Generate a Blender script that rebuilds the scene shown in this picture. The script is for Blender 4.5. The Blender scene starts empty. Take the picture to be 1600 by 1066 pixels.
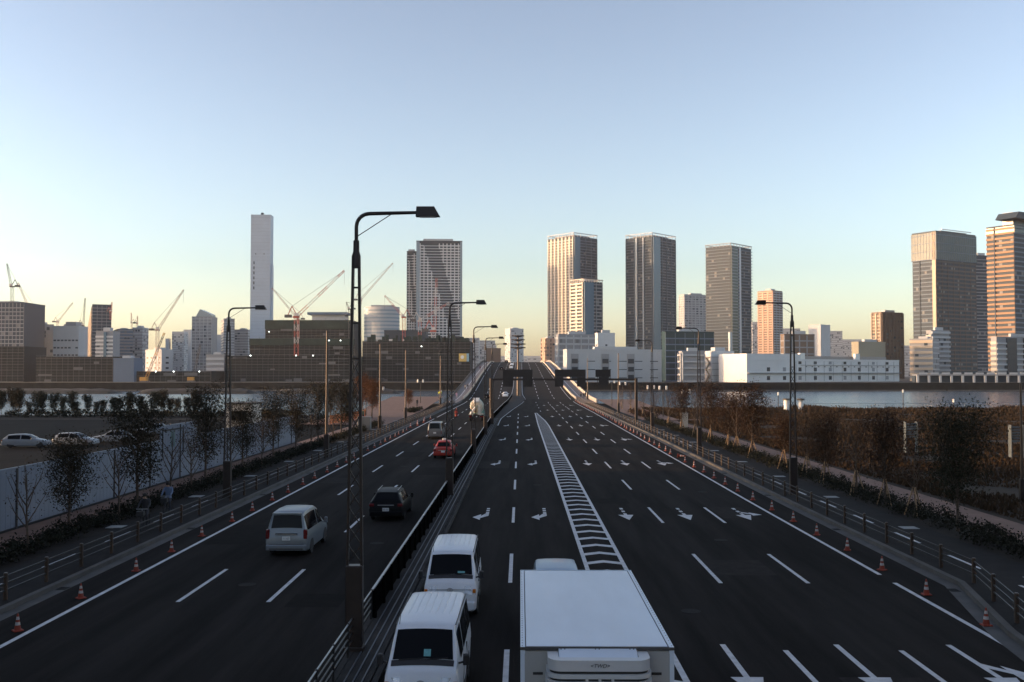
import bpy, math, random
import numpy as np
from mathutils import Vector, Matrix
R_ = math.radians
scene = bpy.context.scene
col = scene.collection
# ---------------------------------------------------------------- camera
F, CX, CY, HC = 1555.0, 800.0, 533.0, 7.8
PITCH, YAW = math.atan(51 / F), math.atan(13 / F)
cam_d = bpy.data.cameras.new('camera'); cam = bpy.data.objects.new('camera', cam_d); col.objects.link(cam)
cam_d.sensor_fit = 'HORIZONTAL'; cam_d.sensor_width = 36; cam_d.lens = 36 * F / 1600
cam_d.clip_start = 0.3; cam_d.clip_end = 20000
cam.location = (0, 0, HC); cam.rotation_euler = (math.pi / 2 + PITCH, 0, YAW)
scene.camera = cam
# ---------------------------------------------------------------- sky, sun, exposure
SUN_EL, SUN_AZ = R_(6.5), R_(-93)          # azimuth measured from +Y towards +X
to_sun = Vector((math.sin(SUN_AZ) * math.cos(SUN_EL), math.cos(SUN_AZ) * math.cos(SUN_EL), math.sin(SUN_EL)))
SAT, GAM, TINT, EXPO = 0.60, 1.5, (1.11, 0.985, 0.935, 1), 0.97
w = bpy.data.worlds.new('World'); scene.world = w; w.use_nodes = True
nt = w.node_tree; bg = nt.nodes['Background']
sky = nt.nodes.new('ShaderNodeTexSky'); sky.sky_type = 'NISHITA'; sky.sun_disc = False
sky.sun_elevation = SUN_EL; sky.sun_rotation = SUN_AZ
sky.altitude = 0; sky.air_density = 1.0; sky.dust_density = 0.9; sky.ozone_density = 2.5
hsv = nt.nodes.new('ShaderNodeHueSaturation'); hsv.inputs['Saturation'].default_value = SAT
tint = nt.nodes.new('ShaderNodeMix'); tint.data_type = 'RGBA'; tint.blend_type = 'MULTIPLY'; tint.inputs[0].default_value = 1.0; tint.inputs[7].default_value = TINT
nt.links.new(sky.outputs[0], hsv.inputs['Color']); gm = nt.nodes.new('ShaderNodeGamma'); gm.inputs[1].default_value = GAM; nt.links.new(hsv.outputs[0], gm.inputs[0]); nt.links.new(gm.outputs[0], tint.inputs[6]); nt.links.new(tint.outputs[2], bg.inputs[0])
bg.inputs[1].default_value = 0.15
sl = bpy.data.lights.new('sun', 'SUN'); sl.energy = 2.8; sl.angle = R_(0.6); sl.color = (1.0, 0.60, 0.31)
so = bpy.data.objects.new('sun', sl); col.objects.link(so)
so.rotation_euler = to_sun.to_track_quat('Z', 'Y').to_euler()
vs = scene.view_settings
vs.view_transform = 'Standard'; vs.look = 'None'; vs.gamma = 1.0; vs.use_curve_mapping = False
vs.exposure = EXPO
scene.cycles.use_denoising = True
scene.cycles.max_bounces = 6
scene.cycles.volume_bounces = 0

# ---------------------------------------------------------------- helpers
def slope(px, py):
    v = Vector(((px - CX) / F, (CY - py) / F, -1.0)); v = cam.rotation_euler.to_matrix() @ v
    return v.x / v.y, v.z / v.y
def at(px, py, Y):
    a, b = slope(px, py); return Vector((a * Y, Y, HC + b * Y))
def gnd(px, py, z=0.0):
    a, b = slope(px, py); Y = (z - HC) / b; return Vector((a * Y, Y, z))
def lerp(a, b, t): return a + (b - a) * t
def pw(pts):
    xs = [p[0] for p in pts]; ys = [p[1] for p in pts]
    return lambda t: float(np.interp(t, xs, ys))

class MB:
    def __init__(s): s.v = []; s.f = []
    def add(s, vs_, fs):
        o = len(s.v); s.v.extend(vs_); s.f.extend([tuple(i + o for i in f) for f in fs]); return s
    def box(s, x0, x1, y0, y1, z0, z1, M=None):
        vs_ = [Vector(p) for p in ((x0,y0,z0),(x1,y0,z0),(x1,y1,z0),(x0,y1,z0),(x0,y0,z1),(x1,y0,z1),(x1,y1,z1),(x0,y1,z1))]
        if M is not None: vs_ = [M @ p for p in vs_]
        return s.add(vs_, [(0,3,2,1),(4,5,6,7),(0,1,5,4),(1,2,6,5),(2,3,7,6),(3,0,4,7)])
    def cbox(s, c, sx, sy, sz, M=None):
        return s.box(c[0]-sx/2, c[0]+sx/2, c[1]-sy/2, c[1]+sy/2, c[2]-sz/2, c[2]+sz/2, M)
    def bevbox(s, x0, x1, y0, y1, z0, z1, b):
        # box with chamfered vertical and top edges
        def ring(i, z): return [(x0+i+b,y0+i,z),(x1-i-b,y0+i,z),(x1-i,y0+i+b,z),(x1-i,y1-i-b,z),(x1-i-b,y1-i,z),(x0+i+b,y1-i,z),(x0+i,y1-i-b,z),(x0+i,y0+i+b,z)]
        rs = [ring(0, z0), ring(0, z1-b), ring(b*.6, z1)]
        vs_ = [Vector(p) for r in rs for p in r]; fs = [tuple(range(7,-1,-1)), tuple(range(16,24))]
        for k in range(2):
            for i in range(8): j=(i+1)%8; fs.append((k*8+i,k*8+j,k*8+8+j,k*8+8+i))
        return s.add(vs_, fs)
    def tube(s, p0, p1, r0, r1=None, n=8, cap=True):
        p0, p1 = Vector(p0), Vector(p1); r1 = r0 if r1 is None else r1
        d = (p1 - p0); 
        if d.length < 1e-6: return s
        d.normalize(); a = d.orthogonal().normalized(); b = d.cross(a)
        vs_ = []
        for p, r in ((p0, r0), (p1, r1)):
            for i in range(n):
                t = 2*math.pi*(i+.5)/n; vs_.append(p + (a*math.cos(t) + b*math.sin(t))*r)
        fs = [(i,(i+1)%n,n+(i+1)%n,n+i) for i in range(n)]
        if cap: fs += [tuple(range(n-1,-1,-1)), tuple(range(n,2*n))]
        return s.add(vs_, fs)
    def path(s, pts, rs, n=8):
        for i in range(len(pts)-1):
            s.tube(pts[i], pts[i+1], rs[i], rs[i+1], n)
        return s
    def bar(s, p0, p1, wx, wz):          # square bar
        p0, p1 = Vector(p0), Vector(p1); d = (p1-p0).normalized()
        up = Vector((0,0,1)) if abs(d.z) < .9 else Vector((0,1,0))
        a = d.cross(up).normalized(); b = a.cross(d)
        vs_ = []
        for p in (p0, p1):
            for sx, sz in ((-1,-1),(1,-1),(1,1),(-1,1)): vs_.append(p + a*sx*wx/2 + b*sz*wz/2)
        return s.add(vs_, [(0,1,2,3),(7,6,5,4),(0,4,5,1),(1,5,6,2),(2,6,7,3),(3,7,4,0)])
    def lathe(s, prof, n=16, c=(0,0,0), axis='Z', cap=True):
        vs_ = []; c = Vector(c)
        for r, z in prof:
            for i in range(n):
                t = 2*math.pi*i/n; x, y = r*math.cos(t), r*math.sin(t)
                vs_.append(c + (Vector((x,y,z)) if axis=='Z' else Vector((z,x,y)) if axis=='X' else Vector((x,z,y))))
        fs = []
        for k in range(len(prof)-1):
            for i in range(n): j=(i+1)%n; fs.append((k*n+i,k*n+j,(k+1)*n+j,(k+1)*n+i))
        if cap: fs += [tuple(range(n-1,-1,-1)), tuple(range((len(prof)-1)*n, len(prof)*n))]
        return s.add(vs_, fs)
    def prism(s, pts, e, closed=True):   # pts: list of Vector, extruded by Vector e
        n = len(pts); e = Vector(e); vs_ = [Vector(p) for p in pts] + [Vector(p)+e for p in pts]
        fs = [tuple(range(n-1,-1,-1)), tuple(range(n,2*n))] + [(i,(i+1)%n,n+(i+1)%n,n+i) for i in range(n)]
        return s.add(vs_, fs)
    def poly(s, pts): return s.add([Vector(p) for p in pts], [tuple(range(len(pts)))])
    def grid(s, fn, us, vs2):
        nv = len(vs2); vs_ = [Vector(fn(u, v)) for u in us for v in vs2]
        return s.add(vs_, [(i*nv+j,(i+1)*nv+j,(i+1)*nv+j+1,i*nv+j+1) for i in range(len(us)-1) for j in range(nv-1)])
    def mesh(s, name):
        m = bpy.data.meshes.new(name); m.from_pydata([tuple(p) for p in s.v], [], s.f); m.update(); return m
    def build(s, name, mat=None, parent=None, smooth=None, kind=None):
        m = s.mesh(name); return link(name, m, mat, parent, smooth, kind)
def link(name, m, mat=None, parent=None, smooth=None, kind=None):
    if mat is not None and len(m.materials) == 0: m.materials.append(mat)
    if smooth is not None:
        for p in m.polygons: p.use_smooth = True
        m.set_sharp_from_angle(angle=R_(smooth))
    o = bpy.data.objects.new(name, m); col.objects.link(o)
    if parent is not None: o.parent = parent
    if kind: o['kind'] = kind
    return o
def tag(o, label=None, cat=None, group=None, kind=None):
    if label: o['label'] = label
    if cat: o['category'] = cat
    if group: o['group'] = group
    if kind: o['kind'] = kind
    return o
def thing(name, label, cat, loc=(0,0,0), rz=0, group=None):
    o = bpy.data.objects.new(name, None); col.objects.link(o); o.empty_display_size = .2
    o.location = loc; o.rotation_euler = (0,0,rz); return tag(o, label, cat, group)
KIDS = {}
def copy_tree(o, parent=None, kids=None):
    c = o.copy(); col.objects.link(c); c.parent = parent
    for ch in list(o.children): copy_tree(ch, c)
    return c
def text_mesh(name, body, size, m_, parent, loc, rot, shear=0):
    cu = bpy.data.curves.new(name,'FONT'); cu.body = body; cu.size = size; cu.align_x='CENTER'; cu.align_y='CENTER'; cu.extrude=.001; cu.shear = shear
    tmp = bpy.data.objects.new(name+'_tmp', cu); col.objects.link(tmp); dg = bpy.context.evaluated_depsgraph_get(); me = bpy.data.meshes.new_from_object(tmp.evaluated_get(dg)); bpy.data.objects.remove(tmp); me.materials.clear()
    o = link(name, me, m_, parent); o.location = loc; o.rotation_euler = rot; return o
ORD = ['first','second','third','fourth','fifth','sixth','seventh','eighth','ninth','tenth','eleventh','twelfth','thirteenth','fourteenth','fifteenth','sixteenth','seventeenth','eighteenth','nineteenth','twentieth','twenty-first','twenty-second','twenty-third','twenty-fourth','twenty-fifth','twenty-sixth']

# ---------------------------------------------------------------- materials
MATS = {}
def mat(name, c, rough=.6, metal=0, var=0, scale=1.0, bump=0, bscale=None, c2=None, coat=0, stretch=None, spec=.5, trans=None):
    if name in MATS: return MATS[name]
    m = bpy.data.materials.new(name); m.use_nodes = True; n = m.node_tree.nodes; l = m.node_tree.links; b = n['Principled BSDF']
    b.inputs['Base Color'].default_value = (*c, 1); b.inputs['Roughness'].default_value = rough; b.inputs['Metallic'].default_value = metal
    b.inputs['Specular IOR Level'].default_value = spec
    if coat: b.inputs['Coat Weight'].default_value = coat; b.inputs['Coat Roughness'].default_value = .05
    if var or bump or c2:
        tc = n.new('ShaderNodeTexCoord'); src = tc.outputs['Object']
        if stretch:
            mp = n.new('ShaderNodeMapping'); mp.inputs['Scale'].default_value = stretch; l.new(src, mp.inputs[0]); src = mp.outputs[0]
        nz = n.new('ShaderNodeTexNoise'); nz.inputs['Scale'].default_value = scale; nz.inputs['Detail'].default_value = 6; nz.inputs['Roughness'].default_value = .65
        l.new(src, nz.inputs['Vector'])
        if var or c2:
            mx = n.new('ShaderNodeMix'); mx.data_type = 'RGBA'
            d = c2 if c2 else tuple(max(0, x*(1-var)) for x in c); e = c if c2 else tuple(min(1, x*(1+var)) for x in c)
            mx.inputs[6].default_value = (*d, 1); mx.inputs[7].default_value = (*e, 1)
            cr = n.new('ShaderNodeMapRange'); cr.inputs[1].default_value = .32; cr.inputs[2].default_value = .68
            l.new(nz.outputs[0], cr.inputs[0]); l.new(cr.outputs[0], mx.inputs[0]); l.new(mx.outputs[2], b.inputs['Base Color'])
        if bump:
            nb = nz
            if bscale:
                nb = n.new('ShaderNodeTexNoise'); nb.inputs['Scale'].default_value = bscale; nb.inputs['Detail'].default_value = 4; l.new(src, nb.inputs['Vector'])
            bp = n.new('ShaderNodeBump'); bp.inputs['Strength'].default_value = bump; bp.inputs['Distance'].default_value = .05
            l.new(nb.outputs[0], bp.inputs['Height']); l.new(bp.outputs[0], b.inputs['Normal'])
    MATS[name] = m; return m
def emis(name, c, s):
    m = bpy.data.materials.new(name); m.use_nodes = True; b = m.node_tree.nodes['Principled BSDF']
    b.inputs['Base Color'].default_value = (*c, 1); b.inputs['Emission Color'].default_value = (*c, 1); b.inputs['Emission Strength'].default_value = s
    return m
ASPH = mat('asphalt', (.021,.0188,.0172), .95, var=.45, scale=.9, stretch=(1,.06,1), bump=.25, bscale=60, spec=.05)
ASPHB = mat('asphalt_bridge', (.024,.021,.0195), .95, spec=.08, var=.2, scale=.4, bump=.2, bscale=40)
ASPHL = mat('asphalt_lot', (.013,.0125,.012), .95, spec=.06, var=.3, scale=.15, bump=.2, bscale=30)
PAINT = mat('road_paint', (.66,.68,.70), .65, c2=(.44,.45,.46), scale=2.6)
CONC = mat('concrete', (.11,.105,.098), .9, spec=.2, var=.25, scale=.6, bump=.15, bscale=12)
CONCD = mat('concrete_dark', (.08,.078,.075), .88, var=.25, scale=.8, bump=.15, bscale=12)
PAVE = mat('paving', (.024,.022,.021), .9, spec=.1, var=.2, scale=1.2, bump=.2, bscale=9)
BRICK = mat('brick_paving', (.20,.125,.095), .88, spec=.25, var=.18, scale=1.0, bump=.2, bscale=8)
SOIL = mat('soil', (.022,.018,.014), .95, spec=.2, var=.35, scale=.6, bump=.4, bscale=4)
FIELD = mat('field_soil', (.03,.02,.012), .95, spec=.2, var=.45, scale=.12, bump=.4, bscale=2)
BLACKM = mat('dark_metal', (.022,.022,.024), .45, .3, var=.2, scale=3)
POLEM = mat('brown_pole_paint', (.075,.052,.038), .4, .2, var=.2, scale=2)
STEEL = mat('galvanised', (.35,.36,.37), .4, .8, var=.15, scale=4)
WHITEP = mat('white_car_paint', (.74,.79,.84), .36, coat=.2, var=.03, scale=2)
BLUESIL = mat('blue_silver_paint', (.20,.30,.42), .35, .3, coat=.2)
SILVER = mat('silver_car_paint', (.20,.235,.27), .4, .45, coat=.15)
BLACKP = mat('black_car_paint', (.005,.005,.006), .45, spec=.12)
REDP = mat('red_car_paint', (.36,.03,.018), .4, spec=.3, coat=.1)
LOTP = mat('dimmed_white_paint', (.22,.25,.28), .4, coat=.2)  # white paint darkened to put the car park's dimness into its colour
GREYP = mat('grey_car_paint', (.17,.175,.18), .35, .3, coat=.5)
GLASS = mat('vehicle_glass', (.006,.007,.009), .1, spec=.13)
RUBBER = mat('rubber', (.02,.02,.02), .85)
PLAST = mat('black_plastic', (.025,.025,.027), .55)
RIM = mat('wheel_rim', (.45,.46,.47), .35, .8)
TAILR = mat('tail_lamp', (.13,.008,.01), .25, coat=.2)
AMBER = mat('amber_lens', (.7,.22,.03), .2, coat=.5)
LENS = mat('headlamp_lens', (.55,.58,.6), .12, .5, coat=.6)
PLATE = mat('number_plate', (.72,.76,.76), .5)
INK = mat('plate_ink', (.03,.07,.06), .6)
CONEO = mat('cone_orange', (.25,.035,.016), .65, var=.15, scale=3)
CONEW = mat('cone_white', (.42,.41,.40), .55, var=.15, scale=6)
BARK = mat('bark', (.085,.062,.045), .9, var=.35, scale=6, bump=.5)
STAKE = mat('timber_stake', (.30,.20,.11), .8, var=.25, scale=4)
def leafmat(name, a, b):
    m = mat(name, a, .8, spec=.2, c2=b, scale=1.3)
    m.node_tree.nodes['Principled BSDF'].inputs['Subsurface Weight'].default_value = 0
    return m
LEAF1 = leafmat('leaf_dark_autumn', (.04,.027,.014), (.018,.021,.011))
LEAF2 = leafmat('leaf_rust', (.055,.026,.012), (.02,.014,.008))
LEAFR = leafmat('leaf_plaza_rust', (.15,.055,.018), (.06,.03,.012))
LEAF3 = leafmat('leaf_green', (.028,.03,.015), (.016,.018,.01))
HEDGE = leafmat('hedge_leaf', (.02,.022,.011), (.013,.012,.007))
GRASSM = leafmat('dry_grass', (.058,.034,.016), (.026,.018,.01))
def windowmat(name, c, r=.15): return mat(name, c, max(r,.22), 0, spec=.18)
# ---------------------------------------------------------------- road geometry
ZR = pw([(-100,0),(262,0),(285,.25),(305,1.0),(338,3.1),(370,5.3),(402,7.4),(435,9.3),(470,11.2),(518,13.4),(545,14.1),(575,14.3),(605,13.8),(660,11.5),(760,6),(840,2.5),(1200,2.45)])
KL = pw([(0,-16.85),(240,-16.85),(320,-15.9),(420,-15.4),(600,-15.4)])
EL = pw([(0,-14.85),(230,-14.9),(300,-14.6),(420,-14.4),(600,-14.4)])
ML = pw([(0,-4.78),(170,-4.78),(235,-3.9),(300,-2.6),(340,-2.2),(600,-2.2)])
MR = pw([(0,-3.55),(172,-3.55),(215,-1.9),(250,-.3),(288,1.4),(312,.45),(345,.45),(600,.6)])
ER = pw([(0,13.95),(60,13.95),(110,14.25),(200,14.7),(290,14.6),(338,13.7),(400,12.4),(518,11.2),(600,11)])
KR = pw([(0,13.6),(24,13.7),(30,14.5),(37,16.1),(60,16.1),(120,16.55),(250,16.5),(290,15.9),(338,14.6),(400,13.2),(518,11.9),(600,11.7)])
YS = [-30, 0, 15, 20, 24, 27, 30, 33, 37, 45, 60, 80, 100, 120, 140, 160, 172, 185, 200, 215, 235, 250, 262, 275, 288]
YB = [288, 296, 304, 312, 320, 330, 340, 355, 370, 385, 402, 420, 435, 452, 470, 494, 518, 532, 545, 560, 575, 590, 605, 630, 660, 710, 760, 800, 840]
def ribbon(mb, fa, fb, ys, dz, n=2):
    g = lambda u, v: (lerp(fa(u), fb(u), v), u, ZR(u) + dz)
    return mb.grid(g, ys, [i/(n-1) for i in range(n)][::-1])
def curb(mb, fx, w, ys, z0, z1):       # raised strip between fx and fx+w
    for i in range(len(ys)-1):
        a, b = ys[i], ys[i+1]
        P = lambda y, x, z: Vector((x, y, ZR(y)+z))
        xa, xb = fx(a), fx(b)
        vs_ = [P(a,xa,z0),P(a,xa+w,z0),P(a,xa+w,z1),P(a,xa,z1),P(b,xb,z0),P(b,xb+w,z0),P(b,xb+w,z1),P(b,xb,z1)]
        mb.add(vs_, [(0,1,2,3),(7,6,5,4),(3,2,6,7),(1,5,6,2),(0,3,7,4)])
    return mb
# near shore land with quay wall
bank = [(-900,188),(-34,188),(-31,262),(30,262),(36,224),(900,236)]
g = MB(); pts = [(-900,-380)] + bank + [(900,-380)]
g.poly([(x,y,-.02) for x,y in pts][::-1])
tag(g.build('ground', mat('ground_soil', (.016,.014,.011), .95, spec=.2, var=.35, scale=.08, bump=.3, bscale=2)), kind='structure')
g = MB()
for (a,b) in zip(bank[:-1], bank[1:]):
    g.poly([(a[0],a[1],-.025),(b[0],b[1],-.025),(b[0],b[1],-5),(a[0],a[1],-5)])
tag(g.build('quay_wall_near', CONCD), kind='structure')
g = MB(); g.poly([(-3400,150,-2.5),(3400,150,-2.5),(3400,602,-2.5),(-3400,602,-2.5)])
WATER = mat('water', (.012,.028,.042), .25, bump=1.0, scale=.22, stretch=(.4,1.6,1), spec=.3)
tag(g.build('water', WATER), kind='structure')
g = MB(); g.poly([(-3400,600,2.4),(3400,600,2.4),(3400,4200,2.4),(-3400,4200,2.4)])
tag(g.build('far_shore_ground', mat('far_ground', (.02,.019,.018), .95, var=.3, scale=.02)), kind='structure')
g = MB(); g.box(-3400,3400,599.0,599.99,-5,2.395); tag(g.build('far_quay_wall', mat('quay_dark',(.016,.016,.015),.95,var=.4,scale=.2,spec=.1)), kind='structure')
g = MB(); g.box(-3400,3400,597.6,598.99,-4,-1.9); tag(g.build('far_quay_ledge', CONCD), kind='structure')
# breakwater mounds off the left far bank
for k,(xa,xb,h) in enumerate(((-420,-290,2.2),(-285,-205,2.6),(-198,-135,2.7),(-128,-60,2.6))):
    g = MB(); us = np.linspace(0,1,15)
    g.grid(lambda u,v: (lerp(xa,xb,u), 505+v*16, -3.2 + (h+.7)*min(1,(1-abs(2*u-1))*5)**.6*math.sin(math.pi*v)**.5*(1+.06*math.sin(u*40+v*9))), us, np.linspace(0,1,7))
    tag(g.build('breakwater_mound', mat('breakwater', (.035,.035,.033), .95, var=.3, scale=.2, bump=.5, bscale=1)), kind='structure')
# road
road = bpy.data.objects.new('road', None); col.objects.link(road); road['kind'] = 'structure'
a = MB(); ribbon(a, KL, KR, YS, .0, 9); a.build('carriageway', ASPH, road)
a = MB(); ribbon(a, KL, KR, YB, .0, 9); a.build('bridge_carriageway', ASPHB, road)
for p in (-16.0, 15.5):
    pass
# kerbs (with lit concrete), shoulders
k = MB(); curb(k, lambda y: KL(y)-.22, .22, YS+YB[1:], -.3, .16); k.build('left_kerb', CONC, road)
k = MB(); curb(k, KR, .24, YS+YB[1:], -.3, .17); k.build('right_kerb', CONC, road)
k = MB(); curb(k, lambda y: KL(y)+.002, .45, YS[:-1], -.2, .006); k.build('left_gutter', CONCD, road)
k = MB(); curb(k, lambda y: KR(y)-.502, .5, YS[:-1], -.2, .006); k.build('right_gutter', CONCD, road)
def line(name, fx, wd, y0, y1, dz=.005, m=PAINT):
    n = max(1, int((y1-y0)/8)); ys = [lerp(y0,y1,i/n) for i in range(n+1)]
    b = MB(); ribbon(b, lambda y: fx(y)-wd/2, lambda y: fx(y)+wd/2, ys, dz); return b.build(name, m, road)
line('edge_line', EL, .17, 0, 172); line('edge_line', EL, .17, 178, 840)
line('edge_line', ER, .17, 0, 29.3); line('edge_line', ER, .17, 29.3, 37.5) ; line('edge_line', ER, .17, 39, 840)
line('median_line', lambda y: MR(y)+.16, .15, 150, 840); line('median_line', lambda y: ML(y)-.2, .13, 180, 840)
b = MB(); b.box(-14.4, -3.9, 287.6, 288.2, .255, .285); b.box(1.6,14.4,287.6,288.2,.255,.285); b.build('expansion_joint', STEEL, road)
for kx in (-11.72, -8.62):
    for i in range(-2, 17):
        y0 = 34.2 + 15*i; line('lane_dash', lambda y: kx, .15, y0, y0+5.7)
for kx in (-.38, 7.47, 10.72):
    for i in range(-2, 17 if kx > 0 else 11):
        y0 = 37.4 + 15*i; line('lane_dash', lambda y: kx, .15, y0, y0+6)
for fx in (lambda y: -10.4, lambda y: -6.4, lambda y: lerp(.6, ER(y), .34), lambda y: lerp(.6, ER(y), .67)):
    for i in range(21):
        y0 = 291 + 12.5*i
        if y0 < 560: line('lane_dash', fx, .17, y0, y0+6)
# short dashes where the lanes divide beyond the zebra tip
for fx in (4.2, 7.47, 10.72):
    for i in range(4): line('lane_dash', lambda y: fx, .15, 205+20*i, 210+20*i)
# zebra strip with chevrons
ZL = pw([(0,2.66),(155,2.72),(200,2.95)]); ZRt = pw([(0,4.2),(150,4.28),(165,4.1),(200,3.15)])
line('zebra_border', ZL, .17, 8, 198); line('zebra_border', ZRt, .17, 8, 198)
for i in range(0, 92):
    y = 11 + 2.0*i
    if y > 192: break
    b = MB(); xa, xb = ZL(y)+.085, ZRt(y)-.085; xm = (xa+xb)/2; d = .42*(xb-xa)/1.4; t = .52
    b.add([Vector(p) for p in ((xa,y,.0052),(xm,y+d,.0052),(xb,y,.0052),(xb,y+t,.0052),(xm,y+d+t,.0052),(xa,y+t,.0052))], [(0,1,4,5),(1,2,3,4)])
    b.build('chevron_stripe', PAINT, road)
# arrows (traffic runs towards the camera)
def arrow(x, y, kind, solid):
    b = MB(); z = .0056
    q = lambda *p: b.poly([(x+u, y+v, z) for u, v in p])
    if kind == 'S' or kind == 'SL':
        if solid: q((-.08,1.9),(.08,1.9),(.08,5),(-.08,5))
        else: q((-.09,1.9),(.09,1.9),(.09,2.5),(-.09,2.5)); q((-.09,3.0),(.09,3.0),(.09,3.6),(-.09,3.6)); q((-.09,4.1),(.09,4.1),(.09,4.7),(-.09,4.7))
        q((0,0),(.42,1.9),(-.42,1.9))
        if kind == 'SL': q((.08,2.7),(.5,2.2),(.5,2.55),(.08,3.15)); q((.5,1.7),(1.05,2.0),(.5,2.95))
    else:
        q((.12,2.2),(.30,2.2),(.30,3.2),(.12,3.2)); q((.12,3.5),(.30,3.5),(.30,4.0),(.12,4.0)); q((.12,4.3),(.30,4.3),(.30,4.8),(.12,4.8))
        q((-.12,.85),(.30,1.7),(.30,2.2),(.12,2.6),(-.12,1.6)); q((-.12,.15),(-.12,2.3),(-.55,1.15))
    b.build('lane_arrow', PAINT, road)
for i in range(-1, 7):
    y = 53.4 + 31.6*i if i >= 0 else 24.0
    for x, kd in ((-2.05,'T'),(1.15,'T'),(5.82,'S'),(9.08,'S'),(12.3,'SL')):
        if kd == 'T' and y > 195: continue
        arrow(x, y if kd != 'T' else y-.2, kd, i == -1 and kd != 'T')
# median: concrete strip, dark barrier, railing
m = MB(); ribbon(m, lambda y: ML(y)+.12, MR, YS+YB[1:], .12, 3); 
curb(m, lambda y: MR(y)-.2, .2, YS+YB[1:], -.2, .15); curb(m, lambda y: ML(y), .16, YS+YB[1:], -.2, .14)
m.build('median_strip', mat('median_concrete',(.045,.043,.041),.9,spec=.15,var=.3,scale=.7,bump=.15,bscale=12), road)
for off in (.32, .5, .68, .86):
    m = MB(); curb(m, lambda y: lerp(ML(y), MR(y), off)-.02, .035, [y for y in YS if y <= 172], .10, .15); m.build('drain_rail', mat('drain_metal',(.12,.13,.15),.5,.4), road)
rp = random.Random(21)
PATCH = [mat('asphalt_patch_%d'%i, c, .95, var=.25, scale=2, spec=.05) for i,c in enumerate(((.030,.027,.025),(.015,.0135,.0125)))]
for i in range(16):
    y0 = 22+i*7.5+rp.uniform(0,5); x = rp.choice([-13.2,-10.2,-7.0,-2.0,1.1,5.8,9.1,12.3])+rp.uniform(-.4,.4); wd, ln = rp.uniform(.8,1.3), rp.uniform(2,7)
    b = MB(); b.poly([(x-wd,y0,.0026),(x+wd,y0,.0026),(x+wd,y0+ln,.0026),(x-wd,y0+ln,.0026)]); b.build('asphalt_patch', PATCH[i%2], road)
for x,y in ((-10.1,37),(-6.6,46),(5.6,33),(9.4,47),(12.0,66),(1.2,70),(-13.0,60),(-9.8,84)):
    b = MB(); b.lathe([(.33,.0028),(.33,.0075)],16,c=(x,y,0)); b.build('manhole_cover', mat('cast_iron',(.022,.021,.020),.85,0,var=.3,scale=8,spec=.1), road)
for i in range(9):
    for x in (KL(30+i*14)+.25, KR(36+i*14)-.28):
        y = 36+i*14; b = MB(); b.box(x-.18,x+.18,y,y+.5,.002,.0105); b.build('drain_grate', mat('cast_iron',(.035,.034,.034)), road)
# ---------------------------------------------------------------- sidewalks and ground cover surfaces
def strip(name, fa, fb, ys, dz, m, n=2):
    b = MB(); ribbon(b, fa, fb, ys, dz, n); return tag(b.build(name, m), kind='structure')
YN = [y for y in YS if y <= 262]
strip('left_pavement', lambda y: -20.2, lambda y: KL(y)-.22, YN, .13, PAVE)
strip('right_pavement', lambda y: KR(y)+.24, lambda y: 20.2, YN, .13, PAVE)
strip('left_promenade', lambda y: -25.2, lambda y: -22.3, [-30,60,120,185], .03, BRICK)
strip('right_promenade', lambda y: 22.9, lambda y: 25.9, [-30,60,120,170], .03, BRICK)
strip('planting_bed_left', lambda y: -22.3, lambda y: -20.2, [-30,60,140,150], .06, SOIL)
strip('planting_bed_right', lambda y: 20.2, lambda y: 22.9, [-30,60,140,170], .06, SOIL)
strip('parking_lot', lambda y: -190, lambda y: -25.5, [-30,60,120,168], .01, ASPHL)
strip('field', lambda y: 25.9, lambda y: 600, [-30,60,120,180,222], .02, FIELD)
b = MB(); b.grid(lambda u,v: (lerp(-33.5,-20.2,v), u, .14+1.6*max(0,(u-205)/55)), [150,170,190,205,220,240,261.5], [1,.66,.33,0])
tag(b.build('left_plaza', BRICK), kind='structure')
b = MB(); b.grid(lambda u,v: (lerp(20.2,30,v), u, .14+.9*max(0,(u-205)/55)), [165,185,205,223,240,261.5], [1,.66,.33,0])
tag(b.build('right_plaza', BRICK), kind='structure')
b = MB(); b.poly([(-20.2,178,.16),(-20.2,262,.16),(-16.9,262,.16),(-16.9,150,.16)])
# bike path dashes
for sgn, x, nm in ((-1,-18.9,'left'),(1,18.1,'right')):
    for i in range(40):
        y0 = 27.5 + 6.0*i
        if y0 < 255:
            b = MB(); b.poly([(x-.07,y0,.136),(x+.07,y0,.136),(x+.07,y0+3,.136),(x-.07,y0+3,.136)]); b.build('path_dash', PAINT, road)
for i in range(12):
    for x in (-20.25, 19.35):
        y = 37.2 + 12.4*i; b = MB(); b.box(x-.4,x+.4,y,y+.8,.10,.142); b.build('service_cover', mat('cover_concrete', (.26,.28,.28), .7, var=.1, scale=2), road)
# bridge deck body, side walks, parapets, piers
bridge = thing('road_bridge', 'long road bridge rising in a hump across the river', 'bridge')
SL_ = pw([(262,-20.2),(320,-20.4),(420,-20.0),(600,-20)]); SR_ = pw([(262,20.2),(300,20.2),(340,19.2),(400,17.6),(518,16.0),(600,15.8)])
YBB = [262,275]+YB
d = MB(); 
for i in range(len(YBB)-1):
    a_, b_ = YBB[i], YBB[i+1]
    P = lambda y, x, z: Vector((x, y, ZR(y)+z))
    v = [P(a_,SL_(a_)-.1,-1.8),P(a_,SR_(a_)+.1,-1.8),P(a_,SR_(a_)+.1,-.05),P(a_,SL_(a_)-.1,-.05),P(b_,SL_(b_)-.1,-1.8),P(b_,SR_(b_)+.1,-1.8),P(b_,SR_(b_)+.1,-.05),P(b_,SL_(b_)-.1,-.05)]
    d.add(v, [(0,1,2,3),(7,6,5,4),(3,2,6,7),(1,5,6,2),(0,3,7,4),(0,4,5,1)])
d.build('deck', CONC, bridge)
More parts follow.
